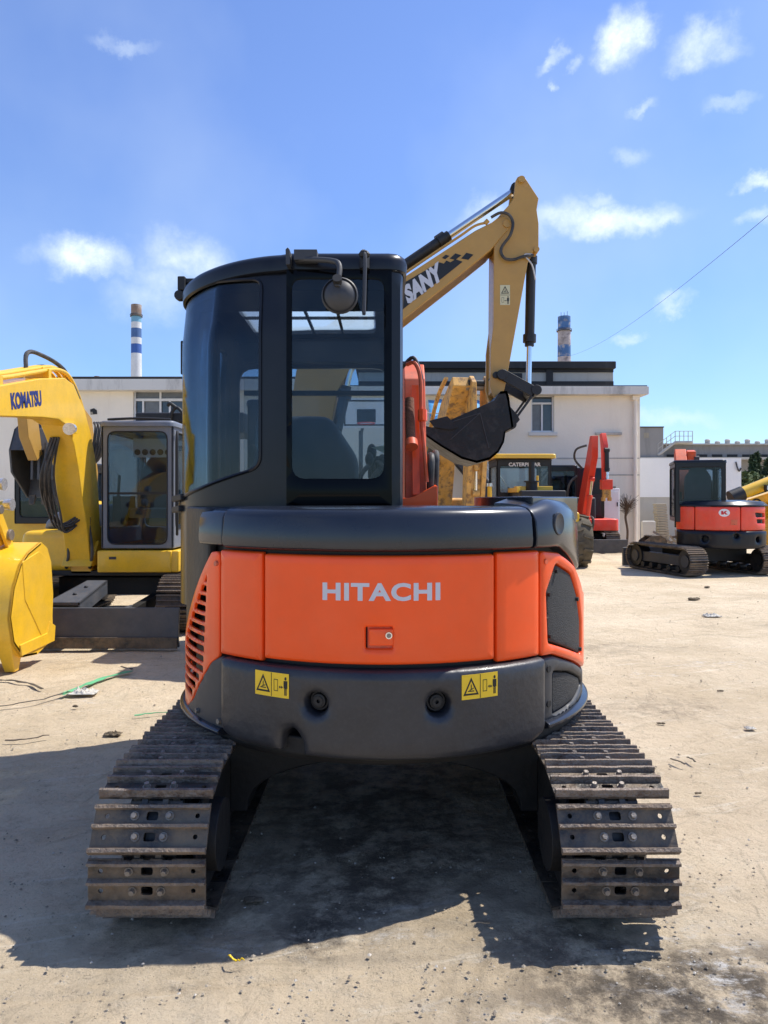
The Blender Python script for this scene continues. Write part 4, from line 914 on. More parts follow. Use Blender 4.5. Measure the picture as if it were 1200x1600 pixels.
# boom from outline measured in world (Y, Z), plane x about -3.35..-3.62
bx0, bx1 = Xc+3.64, Xc+3.35   # local x
bx0, bx1 = sorted((Xc+3.64, Xc+3.36))
outer = [(4.55,1.95),(5.2,2.18),(5.9,2.38),(6.42,2.48),(7.2,2.67),(7.75,2.765),(7.98,2.73),(8.25,2.50),(8.44,2.25),(8.58,1.95),(8.68,1.5),(8.72,1.1),(8.70,.80)]
inner = [(8.42,.78),(8.33,1.15),(8.2,1.5),(8.10,1.82),(7.98,2.08),(7.80,2.27),(7.60,2.31),(7.24,2.29),(6.42,2.21),(5.6,2.0),(4.6,1.68),(4.45,1.80)]
mb = MB(); fb = lambda u, v, w: (w, Yc-u, v)
mb.prism(outer+inner, fb, bx0, bx1, 'yel'); kb = mb.build('boom', KO, bevel=.012)
# welded edge bands
for xx in (bx0-.004, bx1-.002):
    mb = MB()
    for a, b in list(zip(outer[3:11], outer[4:12])):
        d = Vector((b[0]-a[0], b[1]-a[1])).normalized(); nn = Vector((-d.y, d.x)) if False else Vector((d.y, -d.x)); q = .035
        mb.add([fb(a[0], a[1], xx), fb(b[0], b[1], xx), fb(b[0]-nn.x*q*-1*-1, b[1]-nn.y*q, xx), fb(a[0]-nn.x*q, a[1]-nn.y*q, xx)], [(0,1,2,3)], 'yel')
mb = MB(); xs = bx0-.004    # the side towards the picture centre is local -x = bx0
T0 = Vector((6.42, 2.345)); T1 = Vector((7.25, 2.50)); dd = (T1-T0).normalized(); nn = Vector((-dd.y, dd.x)); ctr = Vector((6.92, 2.425))
mb.text('KOMATSU', lambda u, v, w: (xs+.004-w-.001, Yc-(ctr+dd*u*1.0+nn*v).x, (ctr+dd*u+nn*v).y), 'blue', size=.19, bold=.010, depth=.0008, width=.60)
mb.build('lettering', kb, smooth=False)
xm = (bx0+bx1)/2
hcyl(KO, (xm-.0,.78,.85), (xm+.02,1.32,2.18), .075, .038, .60, 'yel', 'chrome')
mb = MB(); mb.prism([(8.35,.72),(8.9,.72),(8.9,.95),(8.6,1.0)], fb, bx0-.03, bx1+.03, 'yel'); mb.box(xm-.12,xm+.12,.55,.85,.62,.95,'yel'); mb.build('swing_post', KO, bevel=.01)
# hydraulic pipes on top of the boom
for k, (dx, dz) in enumerate(((.05,.05),(.11,.07),(.17,.07),(.23,.05))):
    mb = MB(); pts = [(bx0+dx, Yc-u, v+dz+.005*k) for u, v in [(5.9,2.39),(6.6,2.53),(7.2,2.68),(7.7,2.79),(8.02,2.74),(8.32,2.46),(8.55,2.05)]]
    mb.tube(pts, .022, 'yel', n=8)
    for u, v in ((6.5,2.51),(7.45,2.73)): mb.box(bx0+dx-.03,bx0+dx+.03,Yc-u-.03,Yc-u+.03,v-.02,v+dz+.02,'yel')
    mb.build('hydraulic_pipe', kb, sharp=50)
mb = MB(); mb.tube([(xm,Yc-7.2,2.75),(xm+.02,Yc-7.25,2.92),(xm,Yc-7.45,2.96),(xm-.06,Yc-7.9,2.88),(xm-.1,Yc-8.2,2.6)],.022,'hose',n=8); mb.build('hydraulic_hose', kb)
mb = MB(); mb.cyl((bx0-.02,Yc-7.86,2.24),(bx0-.03,Yc-7.78,2.23),.06,'light',r2=.065,n=16); mb.box(bx0-.06,bx0+.01,Yc-7.95,Yc-7.85,2.19,2.29,'yel'); mb.build('work_lamp', kb)
for k in range(7):
    mb = MB(); x = bx1-.05+.028*(k % 4); r = random.Random(k)
    mb.tube([(x-.10,1.45,2.15),(x,1.35+.03*k,1.75),(x+.02*k-.03,1.25,1.32+.02*k),(x-.03,1.15,1.12+.015*k),(x-.12-.015*k,1.02,1.20+.02*k),(x-.15,.85,1.35)],.012,'hose',n=8); mb.build('hydraulic_hose', KO)
for x in (xm-.12, xm+.15):
    mb = MB(); mb.tube([(x,.80,.75),(x,.90,.70),(x-.05,.95,.88),(x,.93,1.22)],.017,'hose',n=8); mb.cyl((x,.93,1.20),(x,.93,1.28),.024,'chrome',n=8); mb.build('hydraulic_hose', KO)
# arm and bucket in front
mb = MB(); mb.prism([(4.45,2.02),(4.75,2.05),(5.3,1.95),(6.1,1.75),(6.38,1.62),(6.62,1.22),(6.60,1.12),(6.45,1.12),(6.2,1.35),(5.9,1.5),(5.2,1.6),(4.6,1.62)], fb, bx0+.04, bx1-.04, 'yel'); ka = mb.build('arm', KO, bevel=.01)
for (u, v) in ((6.44,1.62),(6.58,1.44)):
    mb = MB(); mb.cyl((bx0+.03,Yc-u,v),(bx0-.04,Yc-u,v),.045,'light',r2=.055,n=16); mb.build('work_lamp', ka)
mb = MB(); mb.cyl((bx0-.05,Yc-6.55,1.17),(bx1+.05,Yc-6.55,1.17),.05,'bolt',n=14); mb.cyl((bx0-.06,Yc-6.36,1.40),(bx1+.05,Yc-6.36,1.40),.04,'bolt',n=14)
mb.beam((bx0-.01,Yc-6.36,1.40),(bx0-.01,Yc-6.62,1.02),.03,.09,'yel'); mb.build('bucket_link', ka, bevel=.005)
mb = MB()
bpt = [(6.78,1.04),(6.66,1.10),(6.42,1.02),(6.28,.93),(6.16,.74),(6.10,.50),(6.16,.28),(6.32,.13),(6.58,.10),(6.82,.16),(6.88,.30),(6.90,.60),(6.86,.90)]
wx0, wx1 = sorted((Xc+3.98, Xc+3.10))
bk = bucket3(KO, bpt, [1,2,3,4,5,6,7,8], wx0, wx1, fb, 'yel', .02, 0)
mb = MB(); side = wx0
mb.prism([(6.30,.95),(6.60,1.02),(6.84,.92),(6.88,.30),(6.70,.20),(6.35,.62)], fb, wx0-.006, wx0+.004, 'yel'); mb.prism([(6.28,.15),(6.90,.16),(6.92,.30),(6.80,.36),(6.75,.26),(6.25,.25)], fb, wx0-.014, wx0+.004, 'yel')
mb.build('side_cutter', bk, bevel=.006)
for i in range(4):
    w = wx0+.10+(wx1-wx0-.2)*i/3
    t = MB(); t.add([(w+s*(.07 if k < 2 else .045), Yc-p[0], p[1]) for s in (-1, 1) for k, p in enumerate([(6.16,.30),(6.36,.14),(6.36,.01),(6.29,.01)])], [(0,1,2,3),(7,6,5,4),(0,4,5,1),(1,5,6,2),(2,6,7,3),(3,7,4,0)], 'yel' if i else 'yel'); t.build('bucket_tooth', bk, bevel=.008)
for s in (xm-.10, xm+.10):
    mb = MB(); mb.prism([(6.72,1.12),(6.60,1.26),(6.45,1.26),(6.40,1.05)], fb, s-.015, s+.015, 'yel'); mb.build('bucket_ear', bk, bevel=.005)

# ================================================================ grey-hooded machine behind it, far left
def lx(base, rz, px, py, D):
    p = Vector(PX(px, py, D))-Vector(base); return Matrix.Rotation(-rz, 3, 'Z') @ p
GB = (-5.75, 12.6, 0)
G = root('excavator', GB, math.pi, 'dark excavator half hidden behind the yellow one at far left, raised grey bucket', 'excavator')
for s in (-1, 1): crawler(G, s*.95, 1.2, .30, .45)
mb = MB(); mb.box(-1.05,1.15,-1.4,1.0,.75,1.45,'yel'); mb.build('house', G, bevel=.08, seg=3)
mb = MB(); mb.cyl((0,0,.4),(0,0,.78),.5,'frame',n=20); mb.box(-.7,.7,-.6,.6,.3,.55,'frame'); mb.build('undercarriage_frame', G)
boxcab(G, -.98, -.02, -.2, 1.2, 1.1, 2.02, 'cabp', 'glassd', .08, .10, .1, .08)
mb = MB(); mb.prism([(.9,1.1),(.75,1.9),(1.0,2.75),(1.7,3.05),(3.0,3.0),(3.1,2.8),(1.9,2.7),(1.45,2.4),(1.3,1.9),(1.3,1.1)], fyz(-1.15), 0, .30, 'tan'); mb.build('boom', G, bevel=.012)
mb = MB(); mb.prism([(3.1,3.1),(2.8,3.0),(2.55,2.1),(2.7,2.0),(2.95,2.3)], fyz(-1.09), 0, .13, 'tan'); mb.build('arm', G, bevel=.01)
bucket3(G, [(2.55,1.85),(2.6,2.15),(2.45,2.45),(2.15,2.62),(1.85,2.45),(1.9,2.1),(2.1,1.5)], [1,2,3,4,5,6], -1.35, -.65, fyz(0), 'blade', .02, 4)
for s in range(4):
    mb = MB(); x = -1.25+.09*s; mb.beam((x,2.62,1.75),(x,2.60,2.25),.03,.04,'blade'); mb.build('bucket_rib', G)
for k in range(4):
    mb = MB(); mb.tube([(-1.5-.03*k,1.8,2.6),(-1.56-.05*k,1.9,2.5),(-1.50-.04*k,1.9,2.1),(-1.4,1.8,1.95)],.022,'hose'); mb.build('hydraulic_hose', G)
# canopy machine behind the grey cab
K2 = root('road_roller', (-3.55, 13.4, 0), 0, 'dark canopy of a machine parked behind the grey cab of the yellow excavator', 'roller')
mb = MB(); mb.box(-.75,1.15,-.7,.7,2.62,2.98,'sblack'); mb.build('canopy', K2, bevel=.04)
for x in (-.65, 1.0):
    for y in (-.6, .6): mb = MB(); mb.box(x-.04,x+.04,y-.04,y+.04,1.0,2.63,'sblack'); mb.build('canopy_post', K2)
mb = MB(); mb.box(-.8,1.2,-1.2,1.2,.5,1.3,'yel'); mb.build('body', K2, bevel=.06)
for y in (-1.3, 1.3): mb = MB(); mb.cyl((-.75,y,.55),(1.1,y,.55),.55,'blade',n=28); mb.build('drum', K2)
mb = MB(); mb.tube([(-.15,-.72,2.72),(-.1,-.76,2.95),(-.02,-.76,3.05),(.08,-.78,2.98),(.12,-.76,2.85),(.0,-.74,2.8)],.03,'black'); mb.tube([(-.02,-.76,3.05),(-.12,-.78,3.12),(-.16,-.76,3.08)],.03,'black'); mb.build('light_bracket', K2)

# ================================================================ tan excavator seen from the side behind the orange one
SD = 6.85
SY = root('excavator', (-1.15, SD, 0), 0, 'tan excavator, side on, SANY lettered boom raised above the orange machine', 'excavator')
def sp(px, py): p = PX(px, py, SD); return (p[0]+1.15, p[2])
fs = lambda u, v, w: (u, w, v)     # w = depth (y), near face at 0
Rz = Matrix.Rotation(-math.pi/2, 4, 'Z')
for s in (-1, 1): crawler(SY, s*.55, .55, .24, .35, M4=Matrix.Translation((.35,.35,0)) @ Rz)
mb = MB(); mb.cyl((.35,.35,.4),(.35,.35,.66),.4,'frame',n=20); mb.box(-.05,.75,-.2,.9,.3,.5,'frame'); mb.build('undercarriage_frame', SY)
mb = MB(); mb.sheet(rpoly([(-.28,-.35,.1),(.95,-.35,.1),(.95,1.0,.1),(-.28,1.0,.2)],0), [], fxy(.66), 0, .75, 'tan', .1, .08); mb.build('house', SY, sharp=50)
mb = MB(); mb.sheet(rpoly([(-.25,-.3,.1),(.2,-.3,.1),(.2,.4,.1),(-.25,.4,.1)],0), [], fxy(1.38), 0, .15, 'sblack', .1, .05); mb.build('engine_hood', SY, sharp=50)
boxcab(SY, -.20, .55, .42, 1.2, 1.1, 2.42, 'cabp', 'glass', .07, .2, .1, .07)
up = [(455,790),(452,650),(466,565),(505,515),(560,474),(627,437),(690,396),(742,362),(768,349)]
lo = [(798,352),(792,362),(766,393),(735,418),(627,503),(590,530),(555,563),(528,612),(515,680),(508,790)]
tip = [sp(785+ -2+ 13*math.sin(a)*1.0, 351-11*math.cos(a)) for a in [math.pi*i/6-.5 for i in range(0, 6)]]
mb = MB(); mb.prism([sp(*p) for p in up]+[sp(778,341),sp(788,339.5),sp(796,344)]+[sp(*p) for p in lo], fs, -.035, .335, 'tan'); sb = mb.build('boom', SY, bevel=.012)
# lower flange strip visible as a lighter edge
mb = MB()
for a, b in (((766,393),(735,418)),((735,418),(627,503)),((627,503),(590,530)),((590,530),(555,563))):
    A = Vector(sp(*a)); B = Vector(sp(*b)); mb.add([(A.x,.0,A.y),(B.x,.0,B.y),(B.x,.30,B.y),(A.x,.30,A.y),(A.x+.008,.0,A.y+.022),(B.x+.008,.0,B.y+.022),(B.x+.008,.3,B.y+.022),(A.x+.008,.3,A.y+.022)], [(0,1,2,3),(4,5,6,7),(0,1,5,4),(2,3,7,6)], 'tan')
mb.build('boom_flange', sb)
# lettering decal
mb = MB()
dec = [(612,467),(627,447),(640,447),(682,416),(692,411),(698,414),(723,410),(712,421),(640,484),(622,492)]
dec = [(600,482),(627,446),(683,414),(694,411),(697,415),(707,410),(711,412),(722,411),(712,420),(640,481),(612,505),(600,508)]
dec = [(590,500),(590,470),(627,446),(686,412),(693,414),(697,409),(703,412),(711,407),(722,411),(711,420),(634,481),(604,506)]
mb.prism([sp(*p) for p in dec], fs, -.0385, -.0355, 'ink')
for q in ([(690,405),(696,400),(702,402),(695,407)],[(702,406),(711,398),(720,401),(711,408)],[(720,406),(728,397),(739,400),(731,408)]):
    mb.prism([sp(*p) for p in q], fs, -.0385, -.0355, 'ink')
ang = math.atan2(1*(503-418), (735-627)); du = Vector((math.cos(math.radians(36)), math.sin(math.radians(36)))); dn = Vector((-du.y, du.x))
c0 = Vector(sp(661, 444))
mb.text('SANY', lambda u, v, w: ((c0+du*u+dn*v+du*v*.35).x, -.0395-w, (c0+du*u+dn*v+du*v*.35).y), 'lett', size=.20, bold=.012, depth=.0008, width=.41)
mb.build('lettering', sb, smooth=False)
am = [(805,284),(808,278),(814,275),(819,278),(824,285),(841,311),(838,329),(841,350),(841,389),(838,393),(833,394),(824,412),(789,604),(784,621),(775,626),(769,616),(765.5,604),(766,545),(770.5,509),(771.5,386),(776,343),(783,334),(796,320),(802,311)]
mb = MB(); mb.prism([sp(*p) for p in am], fs, -.02, .02, 'tan'); mb.prism([sp(*p) for p in am], fs, .28, .32, 'tan')
am2 = [(798,400),(824,412),(789,604),(780,618),(769,612),(771.5,392)]
mb.prism([sp(*p) for p in am2], fs, .02, .28, 'tan'); mb.prism([sp(*p) for p in [(806,300),(838,320),(838,392),(815,400),(806,345)]], fs, .02, .28, 'tan')
sa = mb.build('arm', SY, bevel=.006)
for (x, y, r) in ((814,283,.03),(791,352,.036),(837,392,.026),(774,587,.03)):
    mb = MB(); q = sp(x, y); mb.cyl((q[0],-.05,q[1]),(q[0],.35,q[1]),r,'tan' if y < 500 else 'sblack',n=16); mb.build('pin', sa, sharp=40)
mb = MB(); q = sp(788.5, 462); fm = lambda u, v, w: (q[0]+u, -.0215-w, q[1]+v); warn(mb, fm, 0, 0, .092, .185, True); mb.build('warning_sticker', sa, smooth=False)
def s3(px, py, w=.15): a = sp(px, py); return Vector((a[0], w, a[1]))
def hc2(p, q, rb, rr, frac, mat_, name):
    d = q-p; c = p+d*frac; u = d.normalized(); mb = MB(); mb.cyl(p, c, rb, mat_, n=18); mb.cyl(c-u*rb*1.6, c, rb*1.35, mat_, n=18); mb.cyl(c, c+u*rb*.8, rb*.95, mat_, n=14); mb.cyl(p-u*.02, p+u*.05, rb*1.25, mat_, n=14)
    o = mb.build(name, SY, sharp=30); mb = MB(); mb.cyl(c, q, rr, 'chrome', n=16); mb.cyl(q+Vector((0,-.06,0)), q+Vector((0,.06,0)), rr*1.6, mat_, n=14); mb.build('rod', o, sharp=30)
hc2(s3(540,470), s3(810,287), .052, .036, (698-540)/(810-540), 'sblack', 'arm_cylinder')
hc2(s3(835,396), s3(830.5,610), .046, .026, .625, 'sblack', 'bucket_cylinder')
hc2(s3(520,700,-.0), s3(560,520,-.0), .05, .03, .5, 'sblack', 'boom_cylinder')
mb = MB()
for a, b in (((783,587),(835,614)),((836,612),(797,664))):
    for w in (-.05, .33): mb.beam(s3(*a, w), s3(*b, w), .035, .085, 'sblack', up=(0,1,0)) if 0 else mb.prism([tuple(Vector((s3(*a).x, s3(*a).z))+k) for k in (Vector((-.02,-.04)),Vector((.02,.05)))]+[tuple(Vector((s3(*b).x, s3(*b).z))+k) for k in (Vector((.02,.04)),Vector((-.02,-.05)))], fs, w-.018, w+.018, 'sblack')
for p in ((783,587),(836,611),(797,664)): mb.cyl(s3(*p,-.08), s3(*p,.37), .048, 'sblack', n=16)
mb.build('bucket_link', SY, bevel=.004)
bp = [(652,671),(656,680),(685,700),(717,719),(740,725.5),(760,720),(773,709),(781,694),(783.5,678),(795.5,671),(805,660),(800,651),(790,640),(789,628),(786,616),(776,617),(766,631),(674,672),(660,669)]
sk = [14,13,12,8,7,6,5,4,3,2,1]
mb = MB(); P = [sp(*p) for p in bp]
shell = [P[i] for i in (16,15,14,13,9,8,7,6,5,4,3,2,1)]; cu, cv = sp(735, 675); ins = [(u+(cu-u)*.06, v+(cv-v)*.08) for u, v in shell]
for w in (-.24, .52): mb.prism(P, fs, w, w+.02, 'bblack')
n = len(shell); V = [fs(u, v, w) for w in (-.24, .54) for u, v in shell+ins[::-1]]; k = 2*n
mb.add(V, [tuple(range(k))[::-1], tuple(range(k, 2*k))]+[(i, (i+1) % k, k+(i+1) % k, k+i) for i in range(k)], 'bblack')
for a, b in (((674,672),(745,650)),((745,650),(758,703)),((700,690),(745,650))): mb.beam(s3(*a,-.243), s3(*b,-.243), .006, .012, 'plastic', up=(0,1,0))
sbk = mb.build('bucket', SY, bevel=.004)
mb = MB(); mb.prism([sp(*p) for p in [(668,662),(695,655),(712,672),(700,676),(676,672)]], fs, -.262, -.238, 'bblack'); mb.build('side_cutter', sbk, bevel=.003)
for i in range(5):
    mb = MB(); w = -.2+.175*i; mb.prism([sp(*p) for p in [(660,668),(664,683),(652,678),(646,671),(651,668)]], fs, w-.035, w+.035, 'sblack'); mb.build('bucket_tooth', sbk, bevel=.004)
mb = MB(); mb.tube([s3(500,525,.05),s3(560,478,.03),s3(627,430,.02),s3(690,387,.02),s3(720,368,.0),s3(742,354,-.02),s3(760,349,-.02)],.012,'tan',n=8); mb.build('hydraulic_pipe', sb)
mb = MB(); mb.tube([s3(757,351,-.02),s3(762,346,-.03)],.022,'tan',n=8,smooth=False); mb.tube([s3(766,343,-.05),s3(780,337,-.07),s3(793,341,-.08),s3(799,354,-.08),s3(795,372,-.08),s3(784,387,-.06),s3(781,397,-.06),s3(787,407,-.06),s3(800,409,-.06),s3(815,404,-.05),s3(832,401,-.04)],.014,'hose',n=8)
mb.tube([s3(832,400,-.04),s3(818,401,-.05),s3(830,415,-.03),s3(836,438,-.02)],.007,'creamp',n=6); mb.build('hydraulic_hose', sa)

# ================================================================ worn yellow excavator in the middle
OB = (1.40, 18.0, 0); orz = math.pi+.12
O = root('excavator', OB, orz, 'weathered yellow excavator with peeling paint, behind the black raised bucket', 'excavator')
for s in (-1, 1): crawler(O, s*1.0, 1.3, .32, .5)
mb = MB(); mb.cyl((0,0,.4),(0,0,.85),.6,'frame',n=20); mb.box(-.8,.8,-.7,.7,.35,.6,'frame'); mb.build('undercarriage_frame', O)
mb = MB(); mb.box(-1.15,1.2,-1.6,1.0,.85,1.5,'oldy'); mb.build('house', O, bevel=.08, seg=3)
boxcab(O, .55, 1.10, -.1, 1.0, .95, 2.35, 'cabp', 'glassd', .06, .12, .1, .06, roofm='creamp')
mb = MB(); mb.prism([(.3,1.2),(.5,2.1),(1.0,2.9),(1.9,3.55),(3.1,3.95),(3.2,3.75),(2.3,3.1),(1.5,2.3),(1.1,1.2)], fyz(-.02), 0, .42, 'oldy'); ob = mb.build('boom', O, bevel=.02)
for w in (.02, .36):
    pass
mb = MB(); mb.prism([(3.35,3.82),(3.1,3.98),(2.8,3.75),(2.75,3.2),(2.6,2.4),(2.45,1.3),(2.62,1.15),(2.8,1.3),(3.15,2.6),(3.4,3.3)], fyz(-.35), 0, .10, 'oldy'); mb.prism([(3.35,3.82),(3.1,3.98),(2.8,3.75),(2.75,3.2),(2.6,2.4),(2.45,1.3),(2.62,1.15),(2.8,1.3),(3.15,2.6),(3.4,3.3)], fyz(-.05), 0, .10, 'oldy')
mb.prism([(3.0,3.3),(2.75,3.2),(2.6,2.4),(2.5,1.35),(2.62,1.15),(2.8,1.3),(3.0,2.6)], fyz(-.27), 0, .24, 'oldy'); mb.cyl((-.38,3.15,3.82),(.08,3.15,3.82),.07,'sblack',n=16); oa = mb.build('arm', O, bevel=.02)
hcyl(O, (.50,1.0,1.3), (.42,1.9,3.0), .09, .05, .6, 'oldy')
hcyl(O, (.25,1.3,3.15), (-.05,2.6,3.75), .08, .05, .6, 'oldy', name='arm_cylinder')
hcyl(O, (-.15,2.95,2.9), (-.15,2.85,1.6), .075, .045, .6, 'oldy', name='bucket_cylinder')
mb = MB(); mb.tube([(.3,1.5,3.0),(.35,2.2,3.3),(.30,2.6,3.4),(.1,2.8,3.5)],.03,'oldy'); mb.tube([(.35,1.5,2.9),(.42,2.2,3.1),(.40,2.5,3.0),(.25,2.6,2.7),(.2,2.5,2.2)],.025,'hose'); mb.build('hydraulic_hose', O)
for k in range(4):
    mb = MB(); x = -.06-.04*k if k < 2 else .46+.04*(k-2); mb.tube([(x,.45,1.5),(x,.55,2.15),(x,1.05,2.98),(x,1.95,3.65),(x,2.9,3.95)],.028,'oldy'); mb.build('hydraulic_pipe', O)
for k in range(3):
    mb = MB(); mb.tube([(.5+.05*k,1.2,1.4),(.62+.06*k,1.5,1.9),(.5+.05*k,1.7,2.6),(.35,2.0,3.2)],.03,'hose'); mb.build('hydraulic_hose', O)
for (y, z) in ((2.62,1.25),(2.75,3.2),(3.1,3.75)):
    mb = MB(); mb.cyl((-.42,y,z),(.12,y,z),.075,'bolt',n=14); mb.build('pin', O, sharp=40)
bucket3(O, [(2.3,1.3),(2.75,1.25),(2.95,1.0),(2.9,.65),(2.6,.45),(2.2,.5),(2.0,.75)], [1,2,3,4,5,6], -.55, .25, fyz(0), 'blade', .03, 4)

# ================================================================ wheel loader / roller with lettered cab
WB = (3.26, 17.3, 0)
WL = root('wheel_loader', WB, 0, 'loader with yellow roof over black framed glass, in front of the stairs', 'loader')
boxcab(WL, -.66, .60, -.35, .95, 1.35, 2.36, 'sblack', 'glassc', .07, .12, .12, .05, seat=False)
mb = MB(); mb.sheet(rect(-.76,.68,-.5,1.05,.08), [], fxy(2.41), 0, .10, 'yel', .2, .03); mb.build('cab_canopy', WL, sharp=50)
mb = MB(); mb.text('CATERPILLAR', lambda u, v, w: (-.02+u, -.36-w, 2.27+v), 'white', size=.115, bold=.004, depth=.001, width=.74); mb.build('lettering', WL, smooth=False)
mb = MB(); mb.sheet(rpoly([(-.38,1.1,.03),(.58,1.1,.03),(.58,1.66,.04),(-.38,1.66,.04)],0), [], fxz(-.9,-1), -.5, .9, 'sblack', .2, .03); mb.build('engine_hood', WL, sharp=50)
mb = MB(); mb.box(-.42,-.36,-1.6,-.4,1.62,1.72,'yel'); mb.box(-.3,.5,-.9,-.5,1.66,1.76,'yel'); mb.cyl((.2,-.7,1.76),(.2,-.7,2.0),.03,'yel',n=8); mb.build('guard_rail', WL, bevel=.01)
mb = MB(); mb.cyl((.03,-.9,1.65),(.03,-.9,1.85),.13,'sblack',n=16); mb.cyl((.03,-.9,1.85),(.03,-.9,2.30),.07,'sblack',n=16); mb.cyl((.03,-.9,1.85),(.03,-.9,1.88),.17,'sblack',n=16); mb.build('exhaust_stack', WL, sharp=40)
mb = MB(); mb.box(-.95,.95,-1.5,1.2,.6,1.2,'yel'); mb.build('body', WL, bevel=.06, seg=3)
mb = MB(); mb.cyl((-.95,-1.2,1.15),(-.95,-1.2,1.75),.05,'yel',n=10); mb.cyl((-.95,-1.2,1.75),(-.95,-1.2,1.82),.07,'light',n=12); mb.box(-1.08,-.84,-1.25,-1.15,1.45,1.52,'yel'); mb.build('lamp_post', WL)
for x in (-.98, .98):
    for y in (-1.15, 1.5):
        w = MB(); rvx = lambda r, a, h, x=x, y=y: (x+h, y+r*math.cos(a), .56+r*math.sin(a))
        w.revolve([(.28,-.2),(.50,-.22),(.54,-.17),(.56,-.05),(.56,.05),(.54,.17),(.50,.22),(.28,.2)], rvx, 'tire', n=32)
        for k in range(24):
            a = k*math.pi/12; s = 1 if k % 2 else -1
            w.beam(rvx(.57,a,0), rvx(.55,a+.12,s*.2), .06, .05, 'tire', up=(0,math.cos(a),math.sin(a)))
        o = w.build('wheel', WL, sharp=40); w = MB(); w.revolve([(.0,-.12),(.28,-.16),(.28,.16),(.0,.12)], rvx, 'yel', n=24); w.build('rim', o, sharp=40)

# ================================================================ red excavator with raised arm against the building
RB = (5.55, 21.2, 0)
RD = root('excavator', RB, math.pi, 'red excavator with its boom straight up, against the pale building wall', 'excavator')
for s in (-1, 1): crawler(RD, s*.72, .85, .25, .38, sh=.2)
mb = MB(); mb.box(-1.0,1.0,1.35,1.42,.02,.38,'blade'); mb.beam((-.4,.4,.3),(-.5,1.38,.2),.08,.1,'sblack'); mb.beam((.4,.4,.3),(.5,1.38,.2),.08,.1,'sblack'); mb.build('dozer_blade', RD, bevel=.01)
mb = MB(); mb.cyl((0,0,.4),(0,0,.62),.45,'frame',n=20); mb.box(-.6,.6,-.5,.5,.3,.5,'frame'); mb.build('undercarriage_frame', RD)
mb = MB(); mb.sheet(rpoly([(-.95,-1.0,.35),(.9,-1.0,.35),(.9,.9,.1),(-.95,.9,.15)],0), [], fxy(.6), 0, .32, 'red', .12, .04); mb.build('house', RD, sharp=50)
mb = MB(); mb.sheet(rpoly([(-.4,-.9,.3),(.98,-.9,.3),(.98,.6,.1),(-.4,.6,.1)],0), [], fxy(.92), 0, .6, 'sblack', .15, .06); mb.build('engine_hood', RD, sharp=50)
boxcab(RD, .18, .98, -.5, .75, .95, 2.36, 'cabp', 'glassd', .06, .2, .1, .06)
boxcab(RD, -.80, .00, -.5, .75, .95, 2.40, 'cabp', 'glassd', .06, .75, .1, .06, seat=False) if 0 else None
mb = MB(); mb.sheet(rect(-.72,.12,.92,2.36,.05), [], fxz(.3,1), -.9, 0, 'cabp', .3, .03); mb.sheet(rect(-.62,.02,1.0,1.62), [], fxz(.3,1), 0, .02, 'mesh', .3); mb.build('side_tank_housing', RD, sharp=50)
mb = MB(); mb.prism([(.7,.65),(.75,1.3),(.95,2.0),(1.5,3.05),(1.95,3.75),(2.1,3.70),(1.9,3.0),(1.35,1.8),(1.15,1.2),(1.1,.65)], fyz(.0), 0, .2, 'red'); 
mb.X = Matrix.Identity(4); rb = None
mb.X = None
mb2 = MB(); mb2.X = Matrix(((1,-.15,0,.12),(0,1,0,0),(0,0,1,0),(0,0,0,1))); mb2.prism([(.7,.62),(.72,1.2),(.95,1.75),(1.30,2.55),(1.55,3.15),(1.68,3.15),(1.68,2.6),(1.30,1.65),(1.10,1.1),(1.05,.62)], fyz(.0), 0, .17, 'red'); mb2.build('boom', RD, bevel=.01)
mb = MB(); mb.prism([(1.55,3.20),(1.72,3.22),(1.9,2.9),(1.92,1.95),(1.84,1.85),(1.75,1.95),(1.68,2.7)], fyz(-.33), 0, .13, 'red'); mb.build('arm', RD, bevel=.01)
hcyl(RD, (-.27,1.98,2.75), (-.27,2.02,1.95), .055, .035, .65, 'sblack', name='bucket_cylinder')
hcyl(RD, (.05,1.3,.95), (-.02,1.5,2.0), .06, .035, .55, 'red')
mb = MB(); mb.box(-.40,-.12,1.85,2.08,1.72,1.98,'red'); mb.box(-.36,-.16,1.9,2.05,1.50,1.74,'oldy'); mb.box(-.38,-.30,1.9,2.05,1.42,1.52,'oldy'); mb.box(-.22,-.14,1.9,2.05,1.42,1.52,'oldy'); mb.build('quick_coupler', RD, bevel=.015)
mb = MB(); mb.tube([(.20,1.3,2.3),(.42,1.4,2.55),(.40,1.5,2.8),(.15,1.6,2.9)],.03,'hose'); mb.tube([(.3,1.0,1.2),(.55,1.15,1.5),(.5,1.2,1.9),(.3,1.2,2.1)],.03,'hose'); mb.build('hydraulic_hose', RD)
mb = MB(); mb.tube([(.1,.9,.9),(.0,1.15,1.0),(.05,1.2,.6),(.2,1.0,.5)],.04,'hose'); mb.tube([(-.1,.9,1.0),(-.15,1.15,.9),(-.1,1.1,.5)],.04,'hose'); mb.build('hose_bundle', RD)

